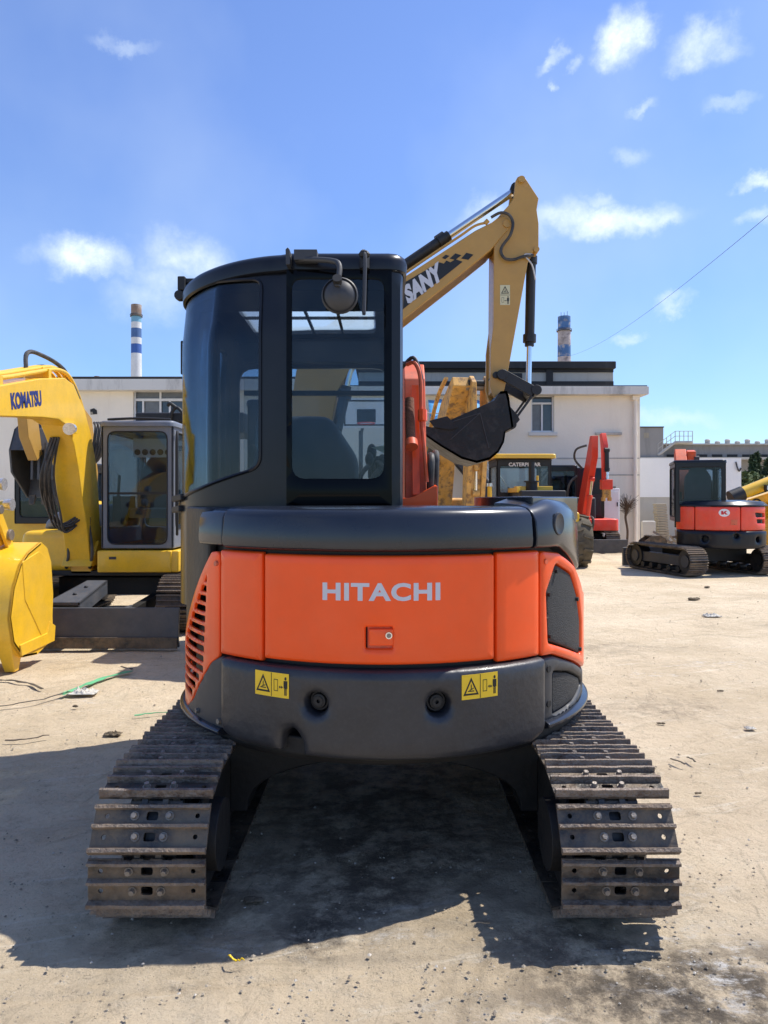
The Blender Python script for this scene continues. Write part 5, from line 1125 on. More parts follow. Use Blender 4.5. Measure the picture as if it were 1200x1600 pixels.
# ================================================================ red and black mini excavator, right
KX, KY = 6.78, 15.0
KU = root('mini_excavator', (KX, KY, 0), -R_(17), 'red and black mini excavator with closed cab, seen from behind at the right', 'excavator')
T = Matrix.Rotation(R_(30), 4, 'Z')
for s in (-1, 1): crawler(KU, s*.80, .85, .24, .38, M4=Matrix.Translation((-.34,-.08,0)) @ T, m='steel', sh=.13, frame='plastic' if s < 0 else 'frame')
mb = MB(); mb.X = Matrix.Translation((-.25,-.05,0)) @ T; mb.box(-.65,.65,-.45,.45,.25,.5,'frame'); mb.cyl((0,0,.4),(0,0,.56),.42,'frame',n=24); mb.build('undercarriage_frame', KU)
mb = MB(); mb.X = Matrix.Translation((-.30,-.08,0)) @ T; mb.box(-.98,.98,1.30,1.36,.03,.42,'blade'); mb.beam((-.4,.3,.3),(-.45,1.3,.22),.08,.12,'sblack'); mb.beam((.4,.3,.3),(.45,1.3,.22),.08,.12,'sblack'); mb.build('dozer_blade', KU, bevel=.01)
RK = .93
def kmap(R): return lambda u, z, w: ((R+w)*math.sin(u), -(R+w)*math.cos(u), z)
def ks(mb, outer, holes, R, w0, w1, m, st=.12, r=0):
    fm = lambda u, z, w: ((R+w)*math.sin(u/.9), -(R+w)*math.cos(u/.9), z); cv = lambda l: rpoly([(R_(p[0])*.9, *p[1:]) for p in l], 0)
    mb.sheet(cv(outer), [cv(h) for h in holes], fm, w0, w1, m, st, r)
mb = MB(); ks(mb, [(-58,.56,.06),(-58,.86,.02),(60,.86,.02),(60,.56,.12),(45,.52,0),(-45,.52,0)], [ccirc(-20,.70,.055,12,.93), ccirc(14,.77,.045,12,.93), ccirc(42,.70,.055,12,.93)], .84, 0, .13, 'cabp', .08, .04)
ks(mb, crect(-58,60,.55,.88,.02), [], .80, 0, .07, 'black', .12); mb.build('counterweight', KU, sharp=50)
for a0, a1 in ((-62,-33.5),(-32.5,19.5),(20.5,64)):
    mb = MB(); top = 1.33
    o = crect(a0, a1, .87, top, .03); hs_ = []
    if a0 > 0: hs_ = [[(42,1.13,.02),(60,1.12,.02),(60,1.20,.02),(40,1.22,.02)],[(44,1.01,.02),(60,1.0,.02),(60,1.08,.02),(43,1.09,.02)]]
    ks(mb, o, hs_, .88, 0, .04, 'red', .1, .02); nm = mb.build('rear_door' if -33 < a0 < 0 else 'side_cover', KU, sharp=50)
    if -33 < a0 < 0:
        mb = MB(); fa_ = kmap(.921); mb.prism(circ(0,0,.1,20,.075), lambda u, v, w: fa_(R_(1)+u/.92, 1.215+v, w), 0, .003, 'white'); 
        mb.prism([(-.055,-.03),(-.015,-.03),(0,-.005),(.02,-.03),(.06,-.03),(.02,.01),(.05,.04),(.015,.04),(-.02,.005),(-.02,.04),(-.055,.04)], lambda u, v, w: fa_(R_(1)+u/.92, 1.21+v, .003+w), 0, .002, 'redd'); mb.build('badge', nm)
        mb = MB(); mb.sheet(rect(-.06,.06,-.05,.05), [], lambda u, v, w: fa_(R_(12)+u/.92, 1.03+v, w), 0, .004, 'orange_d', .1); mb.box(.19,.20,-.93,-.92,.99,1.0,'black'); mb.build('door_latch', nm)
mb = MB(); ks(mb, crect(-75,75,.9,1.3,.02), [], .82, 0, .03, 'black', .15); mb.build('inner_bulkhead', KU)
mb = MB(); mb.revolve([(.5,1.335),(.93,1.335),(.93,1.36),(.85,1.43),(.5,1.46)], lambda r, a, h: (r*math.sin(a), -r*math.cos(a), h), 'cabp', R_(-62), R_(75), 30); mb.build('engine_hood', KU, bevel=.02)
mb = MB(); mb.box(-.72,.80,-.3,.5,.55,.95,'sblack'); mb.box(.15,.85,-.2,.6,.95,1.36,'cabp'); mb.build('platform', KU, bevel=.03)
boxcab(KU, -.84, .10, -.55, .75, 1.02, 2.20, 'cabp', 'glass', .08, .15, .09, .05, sidebot=.1)
mb = MB(); mb.box(-.86,-.82,-.5,-.42,1.55,1.68,'black'); mb.build('door_handle', KU)
mb = MB(); mb.prism([(.9,.8),(1.0,1.7),(1.3,2.2),(1.75,2.62),(1.95,2.55),(1.9,2.2),(1.5,1.7),(1.3,.8)], fyz(-.66), 0, .24, 'orange_d'); mb.prism([(1.6,2.55),(1.9,2.60),(2.2,2.0),(2.1,1.2),(1.95,1.2),(1.85,2.0)], fyz(-.40), 0, .18, 'orange_d'); mb.X = None
b = mb.build('boom', KU, bevel=.015)
hcyl(KU, (-.45,1.0,1.2), (-.45,1.5,2.2), .06, .035, .6, 'orange_d'); hcyl(KU, (-.2,1.7,2.4), (-.25,2.2,1.8), .05, .03, .6, 'plastic', name='arm_cylinder')
bucket3(KU, [(2.0,1.2),(2.3,1.1),(2.5,.8),(2.4,.4),(2.1,.2),(1.8,.3),(1.8,.7)], [1,2,3,4,5], .1, .7, fyz(0), 'sblack', .02, 4)

# ================================================================ yellow crane truck at the right edge
CB = (9.75, 17.2, 0)
CT = root('crane_truck', CB, 0, 'yellow crane body with slanted boom and red reflectors, cut by the right edge', 'crane')
mb = MB(); a = Vector(PX(1157,772,17.0))-Vector(CB); b = Vector(PX(1300,715,17.0))-Vector(CB)
mb.cyl(a, b, .14, 'yel', n=20); mb.cyl(a-(b-a).normalized()*.25, a+(b-a).normalized()*.05, .17, 'sblack', n=20); mb.build('boom', CT, sharp=40)
mb = MB(); q = [Vector(PX(x, y, 17.3))-Vector(CB) for x, y in ((1158,784),(1300,738),(1300,790),(1195,812),(1166,800))]
mb.prism([(p.x, p.z) for p in q], lambda u, v, w: (u, .1+w, v), 0, .25, 'yel'); j = mb.build('jib', CT, bevel=.01)
mb = MB(); c = Vector(PX(1182,787,17.3))-Vector(CB); mb.revolve([(.085,0),(.125,0),(.125,.006),(.085,.006)], lambda r, a_, h: (c.x+r*math.cos(a_), .098-h, c.z+r*math.sin(a_)), 'ink', n=24); mb.prism([(-.20,-.1),(-.165,-.1),(-.165,.1),(-.20,.1)], lambda u, v, w: (c.x+u, .098-w, c.z+v), 0, .006, 'ink'); mb.build('lettering', j, smooth=False)
mb = MB(); mb.box(-.75,1.8,-.6,.8,.35,1.40,'yel'); mb.box(-.78,-.70,-.64,-.56,.3,1.66,'yel'); mb.box(-.40,-.34,-.64,-.58,.3,1.64,'yel')
for z in (.45,.75,1.05,1.35,1.6): mb.box(-.72,1.8,-.66,-.60,z,z+.10,'yel')
mb.build('body', CT, bevel=.01)
for z in (.55,.88,1.2):
    mb = MB(); mb.box(-.76,-.42,-.672,-.664,z,z+.045,'redd'); mb.box(-.42,-.30,-.672,-.664,z,z+.045,'white'); mb.build('reflector', CT)
for x in (-.98,-.72):
    mb = MB(); mb.box(x-.10,x+.10,-.5,-.4,1.66,1.80,'sblack'); mb.box(x-.08,x+.08,-.51,-.5,1.68,1.78,'light'); mb.build('lamp', CT)
for x in (-.3, 1.2):
    mb = MB(); mb.cyl((x,-.3,.3),(x,.3,.3),.3,'black',n=20); mb.build('wheel', CT)
# ================================================================ buildings
def wallmat(name, col, dark=(.22,.20,.17), streak=.5, var=.1, yb=0):
    m = bpy.data.materials.new(name); m.use_nodes = True; t = m.node_tree; n = t.nodes; L = t.links; b = n['Principled BSDF']; b.inputs['Roughness'].default_value = .9
    c = n.new('ShaderNodeTexCoord')
    def noi(scale, sc, det=8, ro=.65):
        mp = n.new('ShaderNodeMapping'); mp.inputs['Scale'].default_value = sc; L.new(c.outputs['Object'], mp.inputs[0]); z = n.new('ShaderNodeTexNoise'); z.inputs['Scale'].default_value = scale; z.inputs['Detail'].default_value = det; z.inputs['Roughness'].default_value = ro; L.new(mp.outputs[0], z.inputs['Vector']); return z.outputs[0]
    def mx(o, f, lo, hi, amt, col2):
        r = n.new('ShaderNodeMapRange'); L.new(f, r.inputs['Value']); r.inputs['From Min'].default_value = lo; r.inputs['From Max'].default_value = hi; r.inputs['To Max'].default_value = amt
        x = n.new('ShaderNodeMix'); x.data_type = 'RGBA'; L.new(r.outputs[0], x.inputs[0])
        if isinstance(o, tuple): x.inputs[6].default_value = (*o, 1)
        else: L.new(o, x.inputs[6])
        x.inputs[7].default_value = (*col2, 1); return x.outputs[2]
    o = mx(col, noi(.6,(1,1,1)), .4, .7, .5, tuple(k*.84 for k in col))
    o = mx(o, noi(.9,(1.3,1.3,.22),6,.75), .52, .78, streak, dark)
    o = mx(o, noi(2.5,(1,1,.7),10,.75), .58, .68, .35, tuple(min(.8, k*1.2) for k in col))
    o = mx(o, noi(14,(1,1,1),8,.8), .6, .75, .25, dark)
    L.new(o, b.inputs['Base Color'])
    bp = n.new('ShaderNodeBump'); bp.inputs['Strength'].default_value = .3; bp.inputs['Distance'].default_value = .02; L.new(noi(20,(1,1,1)), bp.inputs['Height']); L.new(bp.outputs[0], b.inputs['Normal'])
    M[name] = m
wallmat('render_wall', (.82,.75,.64), (.50,.44,.35), .4)
wallmat('white_wall', (.80,.81,.82), (.6,.6,.6), .12)
wallmat('concrete', (.46,.44,.40), (.15,.14,.13), .6)
wallmat('cornice', (.62,.61,.58), (.08,.08,.08), .8)
wallmat('tar', (.035,.034,.035), (.10,.10,.10), .5)
wallmat('grey_render', (.28,.265,.25), (.09,.085,.08), .6)
wallmat('brick_old', (.34,.30,.23), (.15,.12,.09), .6)
M['alu'] = mat('white_window_frame', (.62,.63,.65), .4, var=.06); M['wglass'] = mat('window_glass', (.03,.035,.04), .06, var=.2, spec=.8); M['curtain'] = mat('dusty_pane', (.13,.14,.15), .3, var=.2)
M['tarp'] = mat('blue_tarp', (.10,.35,.62), .6, var=.2, vs=5); M['iron'] = mat('painted_iron', (.05,.05,.055), .6, var=.2)
BY = 22.5
def Z_(py, D=BY): return H+(YH-py)*D/F
def X_(px, D=BY): return (px-600)*D/F
BD = root('building', (0, BY, 0), 0, 'long two storey building with stained off-white render and flat roof behind the machines', 'building')
wins = [(830,866,617,675),(866,880,745,805),(940,962,760,832),(208,290,608,680)]
xl, xm_, xr_ = X_(-260), X_(470), X_(1000)
def wl(a, b): return [rect(X_(p), X_(q), max(.0, Z_(s)), Z_(r)) for p, q, r, s in wins if a <= X_(p) < b]
mb = MB(); mb.sheet([(xm_,0),(xr_,0),(xr_,4.62),(xm_,4.62)], wl(xm_, xr_), fxz(0), -.25, 0, 'render_wall', 3)
mb.box(xr_-.25, xr_-.002, .252, 9, 0, 4.62, 'render_wall'); mb.build('wall', BD, sharp=30)
mb = MB(); mb.sheet([(xl,0),(xm_-.003,0),(xm_-.003,4.75),(xl,4.75)], wl(xl, xm_), fxz(-.004), -.25, 0, 'render_wall', 3)
mb.prism(circ(X_(145), Z_(643), .10, 7, .08), fxz(-.004), .001, .005, 'black') if 0 else None
mb.build('wall', BD, sharp=30)
h = MB(); h.prism([(X_(141),Z_(640)),(X_(147),Z_(638)),(X_(151.5),Z_(641)),(X_(152),Z_(647)),(X_(142),Z_(648))], fxz(-.006), 0, .012, 'black'); h.prism([(X_(141.5),Z_(644)),(X_(145),Z_(643.5)),(X_(146),Z_(647.5)),(X_(142),Z_(647.5))], fxz(-.018), 0, .01, 'brick_old'); h.build('wall_hole', BD)
mb = MB(); mb.box(xm_, xr_+.15, -.35, 9.1, 4.62, 4.86, 'cornice'); mb.box(xm_+.02, xr_+.12, -.3, 9.0, 4.86, 4.90, 'tar'); mb.build('cornice', BD, bevel=.01)
mb = MB(); mb.box(xl, xm_-.003, -.35, 9.1, 4.75, 5.08, 'cornice'); mb.box(xl+.02, xm_-.02, -.32, 9.0, 5.08, 5.16, 'tar'); mb.build('cornice', BD, bevel=.01)
mb = MB(); mb.box(xm_+.3,xr_-.3,.3,8.9,4.55,4.61,'tar'); mb.build('ceiling_slab', BD)
mb = MB(); mb.box(X_(690),xr_,.0,.03,3.22,3.26,'render_wall') if 0 else None
for z in (Z_(716), Z_(742)): mb.box(X_(870), xr_-.02, -.012, .0, z-.02, z+.015, 'concrete')
mb.build('wall_band', BD)
def window(px0, px1, py0, py1, kind):
    x0, x1, z0, z1 = X_(px0), X_(px1), max(0.02, Z_(py1)), Z_(py0); yb = .12; f = .05
    mb = MB()
    mb.sheet(rect(x0,x1,z0,z1), [], fxz(yb+.05), 0, .005, 'wglass', 2)
    w = MB()
    for a, b, c, d in ((x0,x1,z0,z0+f),(x0,x1,z1-f,z1),(x0,x0+f,z0+f,z1-f),(x1-f,x1,z0+f,z1-f)): w.box(a,b,yb-.03,yb+.02,c,d,'alu')
    if kind == 'tall':
        zt = z1-(z1-z0)*.22; w.box(x0+f,x1-f,yb-.025,yb+.02,zt-.03,zt+.03,'alu'); xm = (x0+x1)/2; w.box(xm-.025,xm+.025,yb-.02,yb+.02,z0+f,zt-.03,'alu')
    if kind == 'wide':
        zt = Z_(624); w.box(x0+f,x1-f,yb-.025,yb+.02,zt-.04,zt+.04,'alu'); xm = x0+(x1-x0)*.5
        w.box(xm-.03,xm+.03,yb-.02,yb+.02,zt+.04,z1-f,'alu')
        for q in (.17,.5,.68): w.box(x0+(x1-x0)*q-.03,x0+(x1-x0)*q+.03,yb-.02,yb+.02,z0+f,zt-.04,'alu')
    o = w.build('window', BD, bevel=.004); g = mb.build('pane', o)
    if kind == 'wide':
        m2 = MB(); m2.box(x0+(x1-x0)*.2,x0+(x1-x0)*.48,yb+.03,yb+.045,z0+f,Z_(626),'curtain'); m2.box(x0+(x1-x0)*.02,x1-.05,yb+.03,yb+.045,Z_(622),z1-f,'curtain'); m2.build('blind', o)
    if kind == 'tall': m2 = MB(); m2.box(x0+f,x0+(x1-x0)*.47,yb+.035,yb+.047,z0+f,z1-(z1-z0)*.25,'curtain'); m2.build('blind', o)
    s = MB(); s.box(x0-.08,x1+.08,-.10,.05,z0-.12,z0-.012,'cornice'); s.build('window_sill', o, bevel=.01)
for wq, kd in zip(wins, ('tall','tall','tall','wide')): window(*wq, kd)
mb = MB(); mb.box(X_(930),X_(970),-.12,.0,Z_(680),Z_(677)+.02,'concrete'); mb.build('ledge', BD, bevel=.005)
mb = MB(); p0 = X_(991)
mb.cyl((p0,-.10,.02),(p0,-.10,4.6),.055,'render_wall',n=14)
for z in (1.0,2.3,3.4): mb.cyl((p0,-.10,z),(p0,-.10,z+.12),.068,'render_wall',n=14)
mb.box(p0-.10,p0+.10,-.18,.0,4.48,4.61,'render_wall'); mb.build('drain_pipe', BD, sharp=40)
# set back upper storey
D2 = 26.5
mb = MB(); ux0, ux1 = X_(560,D2), X_(958,D2); uz0, uz1 = 4.95, Z_(571,D2)
mb.box(ux0,ux1,4,9.0,4.9,uz1-.12,'concrete'); up_ = mb.build('upper_storey', BD)
mb = MB(); mb.box(ux0-.1,ux1+.05,3.8,9.1,uz1-.14,uz1+.12,'tar'); mb.build('upper_roof', BD, bevel=.03)
mb = MB(); mb.box(ux0,ux1,3.94,4,4.92,Z_(597,D2)+.02,'tar'); mb.box(ux0,ux1,3.95,4,Z_(584,D2)+.05,uz1-.14,'tar')
mb.build('tar_band', BD)
for px in (655,767,858):
    mb = MB(); mb.box(X_(px,D2)-.12,X_(px,D2)+.12,3.90,3.94,4.93,uz1-.15,'tar'); mb.build('tar_column', BD)
mb = MB(); mb.box(X_(795,D2),X_(815,D2),3.88,3.93,5.2,uz1-.3,'black'); mb.build('vent_box', BD)
# tarp and dark opening between
mb = MB(); 
for i in range(12):
    pass
V = []; nT = 14
for i in range(nT+1):
    x = X_(668)+(X_(792)-X_(668))*i/nT
    for j in range(5): V.append((x, -.3-.22*j-.03*math.sin(i*1.7+j), 4.45-.17*j-.03*math.sin(i*2.3)-.05*random.random()*(j > 2)-(.15*(i > nT-2)*j/3)))
mb.add(V, [(i*5+j, (i+1)*5+j, (i+1)*5+j+1, i*5+j+1) for i in range(nT) for j in range(4)], 'tarp')
o = mb.build('awning_tarp', BD, recalc=False); md = o.modifiers.new('s', 'SOLIDIFY'); md.thickness = .01
# outside stairs
ST = root('staircase', (X_(735), BY-1.0, 0), 0, 'iron outside staircase with railings rising against the pale building behind the loader', 'staircase')
s0 = (X_(806)-X_(735), .3); s1 = (X_(706)-X_(735), Z_(700))
mb = MB()
mb.prism([(s0[0],s0[1]-.15),(s0[0]+.25,s0[1]+.05),(s1[0]+.1,s1[1]+.1),(s1[0]-.2,s1[1]-.2)], lambda u, v, w: (u, w, v), .0, .06, 'iron'); mb.prism([(s0[0],s0[1]-.15),(s0[0]+.25,s0[1]+.05),(s1[0]+.1,s1[1]+.1),(s1[0]-.2,s1[1]-.2)], lambda u, v, w: (u, w, v), .74, .8, 'iron')
mb.build('stringer', ST)
for i in range(12):
    t = (i+.5)/12; x = s0[0]+(s1[0]-s0[0])*t; z = s0[1]+(s1[1]-s0[1])*t; mb = MB(); mb.box(x-.14,x+.14,.06,.74,z,z+.05,'iron'); mb.build('stair_tread', ST)
for k in (.35,.65,.95):
    mb = MB(); mb.tube([(s0[0],.03,s0[1]+k),(s1[0],.03,s1[1]+k),(s1[0]-1.2,.03,s1[1]+k)],.02,'concrete',smooth=False); mb.build('hand_rail', ST)
for i in range(6):
    t = i/5; x = s0[0]+(s1[0]-s0[0])*t; z = s0[1]+(s1[1]-s0[1])*t; mb = MB(); mb.box(x-.02,x+.02,.01,.05,z,z+.97,'iron'); mb.build('rail_post', ST)
mb = MB(); mb.box(s1[0]-1.6,s1[0],0,.9,s1[1]-.1,s1[1],'iron'); mb.build('landing', ST)
# white cabinet by the wall
CBn = root('metal_cabinet', (X_(957,21.9), 21.9, 0), 0, 'pale steel cabinet standing against the wall beside the bare bush', 'cabinet')
mb = MB(); mb.box(-.32,.22,0,.45,.02,1.78,'white_wall'); mb.build('body', CBn, bevel=.02)
for z0, z1 in ((.08,.75),(.80,1.70)):
    mb = MB(); mb.box(-.28,.18,-.02,0,z0,z1,'white_wall'); d = mb.build('door', CBn, bevel=.006); mb = MB(); mb.box(.12,.15,-.05,-.02,(z0+z1)/2,(z0+z1)/2+.12,'iron'); mb.build('handle', d)
# bare bush
BU = root('dead_shrub', (X_(979,22.1), 22.1, 0), 0, 'bare twiggy shrub growing against the foot of the pale wall', 'shrub')
M['twig'] = mat('dry_twigs', (.10,.07,.045), .9, var=.3); mb = MB(); mb.tube([(0,0,0),(.03,0,.5),(-.03,0,.9),(0,0,1.15)],.035,'twig'); mb.build('stem', BU)
mb = MB(); r = random.Random(5)
for i in range(110):
    a = r.uniform(0, 6.28); e = r.uniform(.5, 1.45); L_ = r.uniform(.2, .55); d = Vector((math.cos(a)*math.cos(e), math.sin(a)*math.cos(e), math.sin(e)))
    p = Vector((0,0,r.uniform(.95,1.2))); mb.tube([p, p+d*L_*.5+Vector((0,0,.03)), p+d*L_],.006,'twig',n=4)
mb.build('branches', BU, sharp=60)

# grey factory block, far right
GD = 60.0
GF = root('factory_building', (X_(1100,GD), GD, 0), 0, 'grey weathered factory block with roof vents in the distance at the right', 'building')
gx = lambda p: X_(p, GD)-X_(1100, GD); gz = lambda p: Z_(p, GD)
mb = MB(); mb.box(gx(985),gx(1036.5),0,8,0,gz(668),'grey_render'); mb.box(gx(985),gx(1037),-.1,8.1,gz(668),gz(666.5),'tar'); mb.build('stair_tower', GF)
mb = MB(); mb.box(gx(1037),gx(1420),1,14,0,gz(694),'grey_render'); mb.box(gx(1037),gx(1420),.6,14.2,gz(694),gz(692),'concrete'); mb.build('wall', GF)
mb = MB(); mb.box(gx(1000),gx(1420),-.2,.98,gz(718),gz(714.5),'concrete'); mb.build('ledge', GF)
mb = MB(); mb.box(gx(1006),gx(1014),-.02,.04,gz(684),gz(676),'brick_old'); mb.build('window', GF)
for i in range(10):
    a = 1049+24*i; mb = MB(); mb.box(gx(a),gx(a+16),.94,1.02,gz(713),gz(709),'black'); mb.build('window', GF)
for i, a in enumerate(range(1117, 1400, 1)):
    if (a-1117) % 16 or a > 1390: continue
    mb = MB(); hh = (8, 5)[((a-1117)//16) % 2]; k = gx(a+1); mb.cyl((k,1.5,gz(692)),(k,1.5,gz(692-hh+1.5)),.2,'concrete',n=10); mb.cyl((k,1.5,gz(692-hh+2)),(k,1.5,gz(692-hh)),.24,'concrete',r2=.15,n=10); mb.build('roof_vent', GF)
mb = MB()
for y0, y1 in ((0, 0),):
    a = (gx(1028),gz(711)); b = (gx(1055),gz(691))
    for k in (0,.5,.9): mb.tube([(a[0],.0,a[1]+k),(b[0],.0,b[1]+k),(gx(1082),.0,b[1]+k)],.025 if k else .12,'concrete',n=5,smooth=False)
    for q in range(9): x = a[0]+(gx(1082)-a[0])*q/8; z = a[1]+min(1,(x-a[0])/(b[0]-a[0]))*(b[1]-a[1]); mb.box(x-.018,x+.018,-.03,.03,z,z+.9,'concrete')
    mb.box(gx(1055),gx(1082),0,1,gz(692.5),gz(691),'concrete')
mb.build('stair_rail', GF)
# boundary wall: white sheet top, grey concrete below
FD = 24.5
FW = root('boundary_wall', (X_(1078,FD), FD, 0), 0, 'yard wall, white painted above and bare grey concrete below, right of the building', 'wall')
fx = lambda p: X_(p, FD)-X_(1078, FD)
mb = MB(); mb.box(fx(985),fx(1260),0,.25,0,Z_(777,FD),'concrete'); mb.build('concrete_wall', FW)
mb = MB(); mb.box(fx(985),fx(1157.5),-.03,.22,Z_(777,FD)+.003,Z_(716,FD),'white_wall'); mb.build('white_panel', FW)
mb = MB(); c = (fx(1151), Z_(729,FD)); mb.tube([(c[0]-.05,-.06,c[1]+.15),(c[0]-.02,-.10,c[1]-.05),(c[0]+.06,-.06,c[1]-.15),(c[0]+.12,-.06,c[1]-.05)],.025,'iron'); mb.build('wall_hook', FW)
def blockpile(name, px, D, w, h_, lab, cat, m, lean=0, n=9):
    r0 = root(name, (X_(px,D), D, 0), 0, lab, cat); mb = MB()
    for i in range(n): z = h_*i/n; x = lean*i/n+random.uniform(-.015,.015); mb.box(x-w/2,x+w/2,-.2,.1,z+.006,z+h_/n-.006,m)
    mb.build('stacked_slabs', r0, bevel=.01); return r0
blockpile('slab_stack', 1035, 23.9, .34, 1.32, 'tall leaning stack of pale concrete blocks against the grey wall', 'block stack', 'brick_old', -.12, 16)
o = MB(); o.box(-.22,.22,-.05,.05,0,.78,'concrete'); o = o.build('concrete_slab', bevel=.08, seg=4); o.location = (X_(1013,23.2), 23.2, 0); tag(o, 'grey rounded slab leaning on the wall beside the building corner', 'slab')
OBK = root('loose_bucket', (X_(1020,20.5), 20.5, 0), 0, 'rusty excavator bucket lying on the ground by the grey wall', 'bucket')
OBK.scale = (.62,.62,.62)
bucket3(OBK, [(-.55,.05),(.35,.05),(.5,.3),(.45,.6),(.2,.75),(-.2,.72),(-.5,.5)], [0,1,2,3,4,5], -.4, .4, lambda u, v, w: (u, w, v), 'steel', .03, 4)
RB2 = root('rubble_heap', (X_(1040,20.9), 20.9, 0), 0, 'small heap of broken rusty attachments beside the loose bucket', 'rubble')
mb = MB(); r = random.Random(8)
for i in range(14):
    p = Vector((r.uniform(-.1,.5), r.uniform(-.3,.3), r.uniform(.08,.45))); q = p+Vector((r.uniform(-.4,.4), r.uniform(-.2,.2), r.uniform(-.1,.3))); mb.beam(p, q, .08, .06, r.choice(('steel','steel2','brick_old')))
mb.build('scrap', RB2)
# chimneys
CD = 85.0
def chim(px, D, pw, pytop, bands, ring, label):
    r0 = root('chimney', (X_(px,D), D, 0), 0, label, 'chimney'); w = pw*D/F/2
    zt = Z_(pytop, D)
    prev = pytop
    for (y1, mname, k) in bands:
        mb = MB(); za, zb = Z_(prev, D), max(0, Z_(y1, D)); mb.cyl((0,0,zb),(0,0,za),w*(k+.06*(y1-pytop)/100),mname,r2=w*(k+.06*(prev-pytop)/100),n=28); mb.build('band' if y1 != bands[-1][0] else 'shaft', r0, sharp=40); prev = y1
    mb = MB(); mb.cyl((0,0,Z_(ring+1,D)),(0,0,Z_(ring,D)),w*1.22,'iron',n=28); mb.tube([(w*1.2*math.cos(a),w*1.2*math.sin(a),Z_(ring-2,D)) for a in [i*math.pi/8 for i in range(17)]],.04,'iron',n=4,smooth=False); mb.build('platform_ring', r0, sharp=40)
    return r0
M['cb1'] = mat('light_blue_paint', (.16,.36,.50), .7, vs=1); M['cb2'] = mat('mid_blue_paint', (.06,.13,.30), .7, vs=1); M['cb3'] = mat('deep_blue_paint', (.035,.10,.34), .7, vs=1); M['cw'] = mat('white_chimney_paint', (.62,.64,.66), .7, vs=1, dust=.2)
M['cr'] = mat('rusty_chimney_top', (.24,.17,.13), .9, vs=1, var=.3, wear=.5, wcol=(.45,.42,.4), ws=1.5); M['cp'] = mat('peeling_blue_paint', (.06,.14,.30), .9, vs=.6, var=.3, wear=.75, wcol=(.42,.38,.36), ws=1.3); M['cp2'] = mat('peeling_pale_paint', (.38,.33,.32), .9, vs=.8, var=.4, wear=.6, wcol=(.12,.09,.09), ws=1.8)
c1 = chim(213, CD, 15.5, 476.5, [(494,'cr',1.02),(504,'cb1',.98),(513.5,'cw',.98),(528,'cb2',.98),(538,'cw',.98),(552.5,'cb3',.98),(800,'cw',.98)], 494, 'slim chimney with blue and white bands and a rusty top, above the left roof')
c2 = chim(881.5, 95.0, 19.5, 495, [(504,'cp',1),(516,'cp',.98),(540,'cp2',1),(558,'cp',1),(566,'cp2',1),(830,'cp2',1)], 517, 'thick chimney with peeling blue paint and a ring platform, above the middle roof')
mb = MB(); 
for i in range(3): mb.cyl((-.4+.4*i,0,Z_(494,95)),(-.4+.4*i,0,Z_(488-(i==2)*2,95)),.03,'iron',n=5)
mb.build('lightning_rod', c2)
c3 = root('chimney_stub', (X_(151.5,70), 70, 0), 0, 'short reddish chimney top just showing over the left roof edge', 'chimney'); mb = MB(); mb.cyl((0,0,0),(0,0,Z_(588,70)),.25,'cr',n=16); mb.build('shaft', c3)
# overhead wire
mb = MB(); a = Vector(PX(890,556,70)); b = Vector(PX(1225,316,19)); mb.tube([a.lerp(b, t)+Vector((0,0,-1.2*4*t*(1-t)*.55)) for t in [i/16 for i in range(17)]],.008,'iron',n=5,smooth=False)
w = mb.build('overhead_wire'); tag(w, 'thin overhead wire crossing the sky from the chimney to the right edge', 'wire')
# trees at the right edge
M['fol'] = mat('conifer_foliage', (.045,.075,.03), .8, var=.5, vs=1.2); M['fol2'] = mat('bush_foliage', (.10,.13,.04), .8, var=.5, vs=1.2); M['bark'] = mat('bark', (.09,.07,.05), .9, var=.3)
def tree(px, pytop, D, w, kind, lab):
    t = root('conifer_tree' if kind else 'broadleaf_bush', (X_(px,D), D, 0), 0, lab, 'tree' if kind else 'bush', 'conifers beyond the yard wall' if kind else 'bushes beyond the yard wall'); r = random.Random(px); h = Z_(pytop, D)
    mb = MB(); mb.cyl((0,0,0),(0,0,h*.93),.14,'bark',r2=.03,n=8); mb.build('trunk', t)
    mb = MB()
    for i in range(1500):
        z = h*(.12+.88*r.random()**.8); R = w*(1-z/h)**.7*(.75+.25*math.sin(z*5)) if kind else w*math.sqrt(max(0.02, 1-((z/h-.55)/.5)**2))
        a = r.uniform(0, 6.28); q = R*r.random()**.4; p = Vector((q*math.cos(a), q*math.sin(a), z)); s = r.uniform(.10, .24)
        d1 = Vector((r.gauss(0,1), r.gauss(0,1), r.gauss(0,.7))).normalized()*s; d2 = Vector((r.gauss(0,1), r.gauss(0,1), r.gauss(0,1))).normalized()*s*.5
        mb.add([p-d1, p+d2, p+d1, p-d2], [(0,1,2,3)], 'fol' if kind else 'fol2')
    mb.build('crown', t, recalc=False, smooth=False)
for px, py, D, w, k, lab in ((1176,712,46,1.1,1,'tall dark conifer beyond the yard wall, nearer the white panel'),(1183,708,47,.9,1,'tall dark conifer beyond the yard wall, second from the white panel'),(1200,716,45,1.3,1,'dark conifer cut by the right edge of the view'),(1166,738,44,1.1,0,'pale green bush beside the end of the white wall'),(1192,744,43,1.4,0,'green bush low between the dark conifers')): tree(px, py, D, w, k, lab)

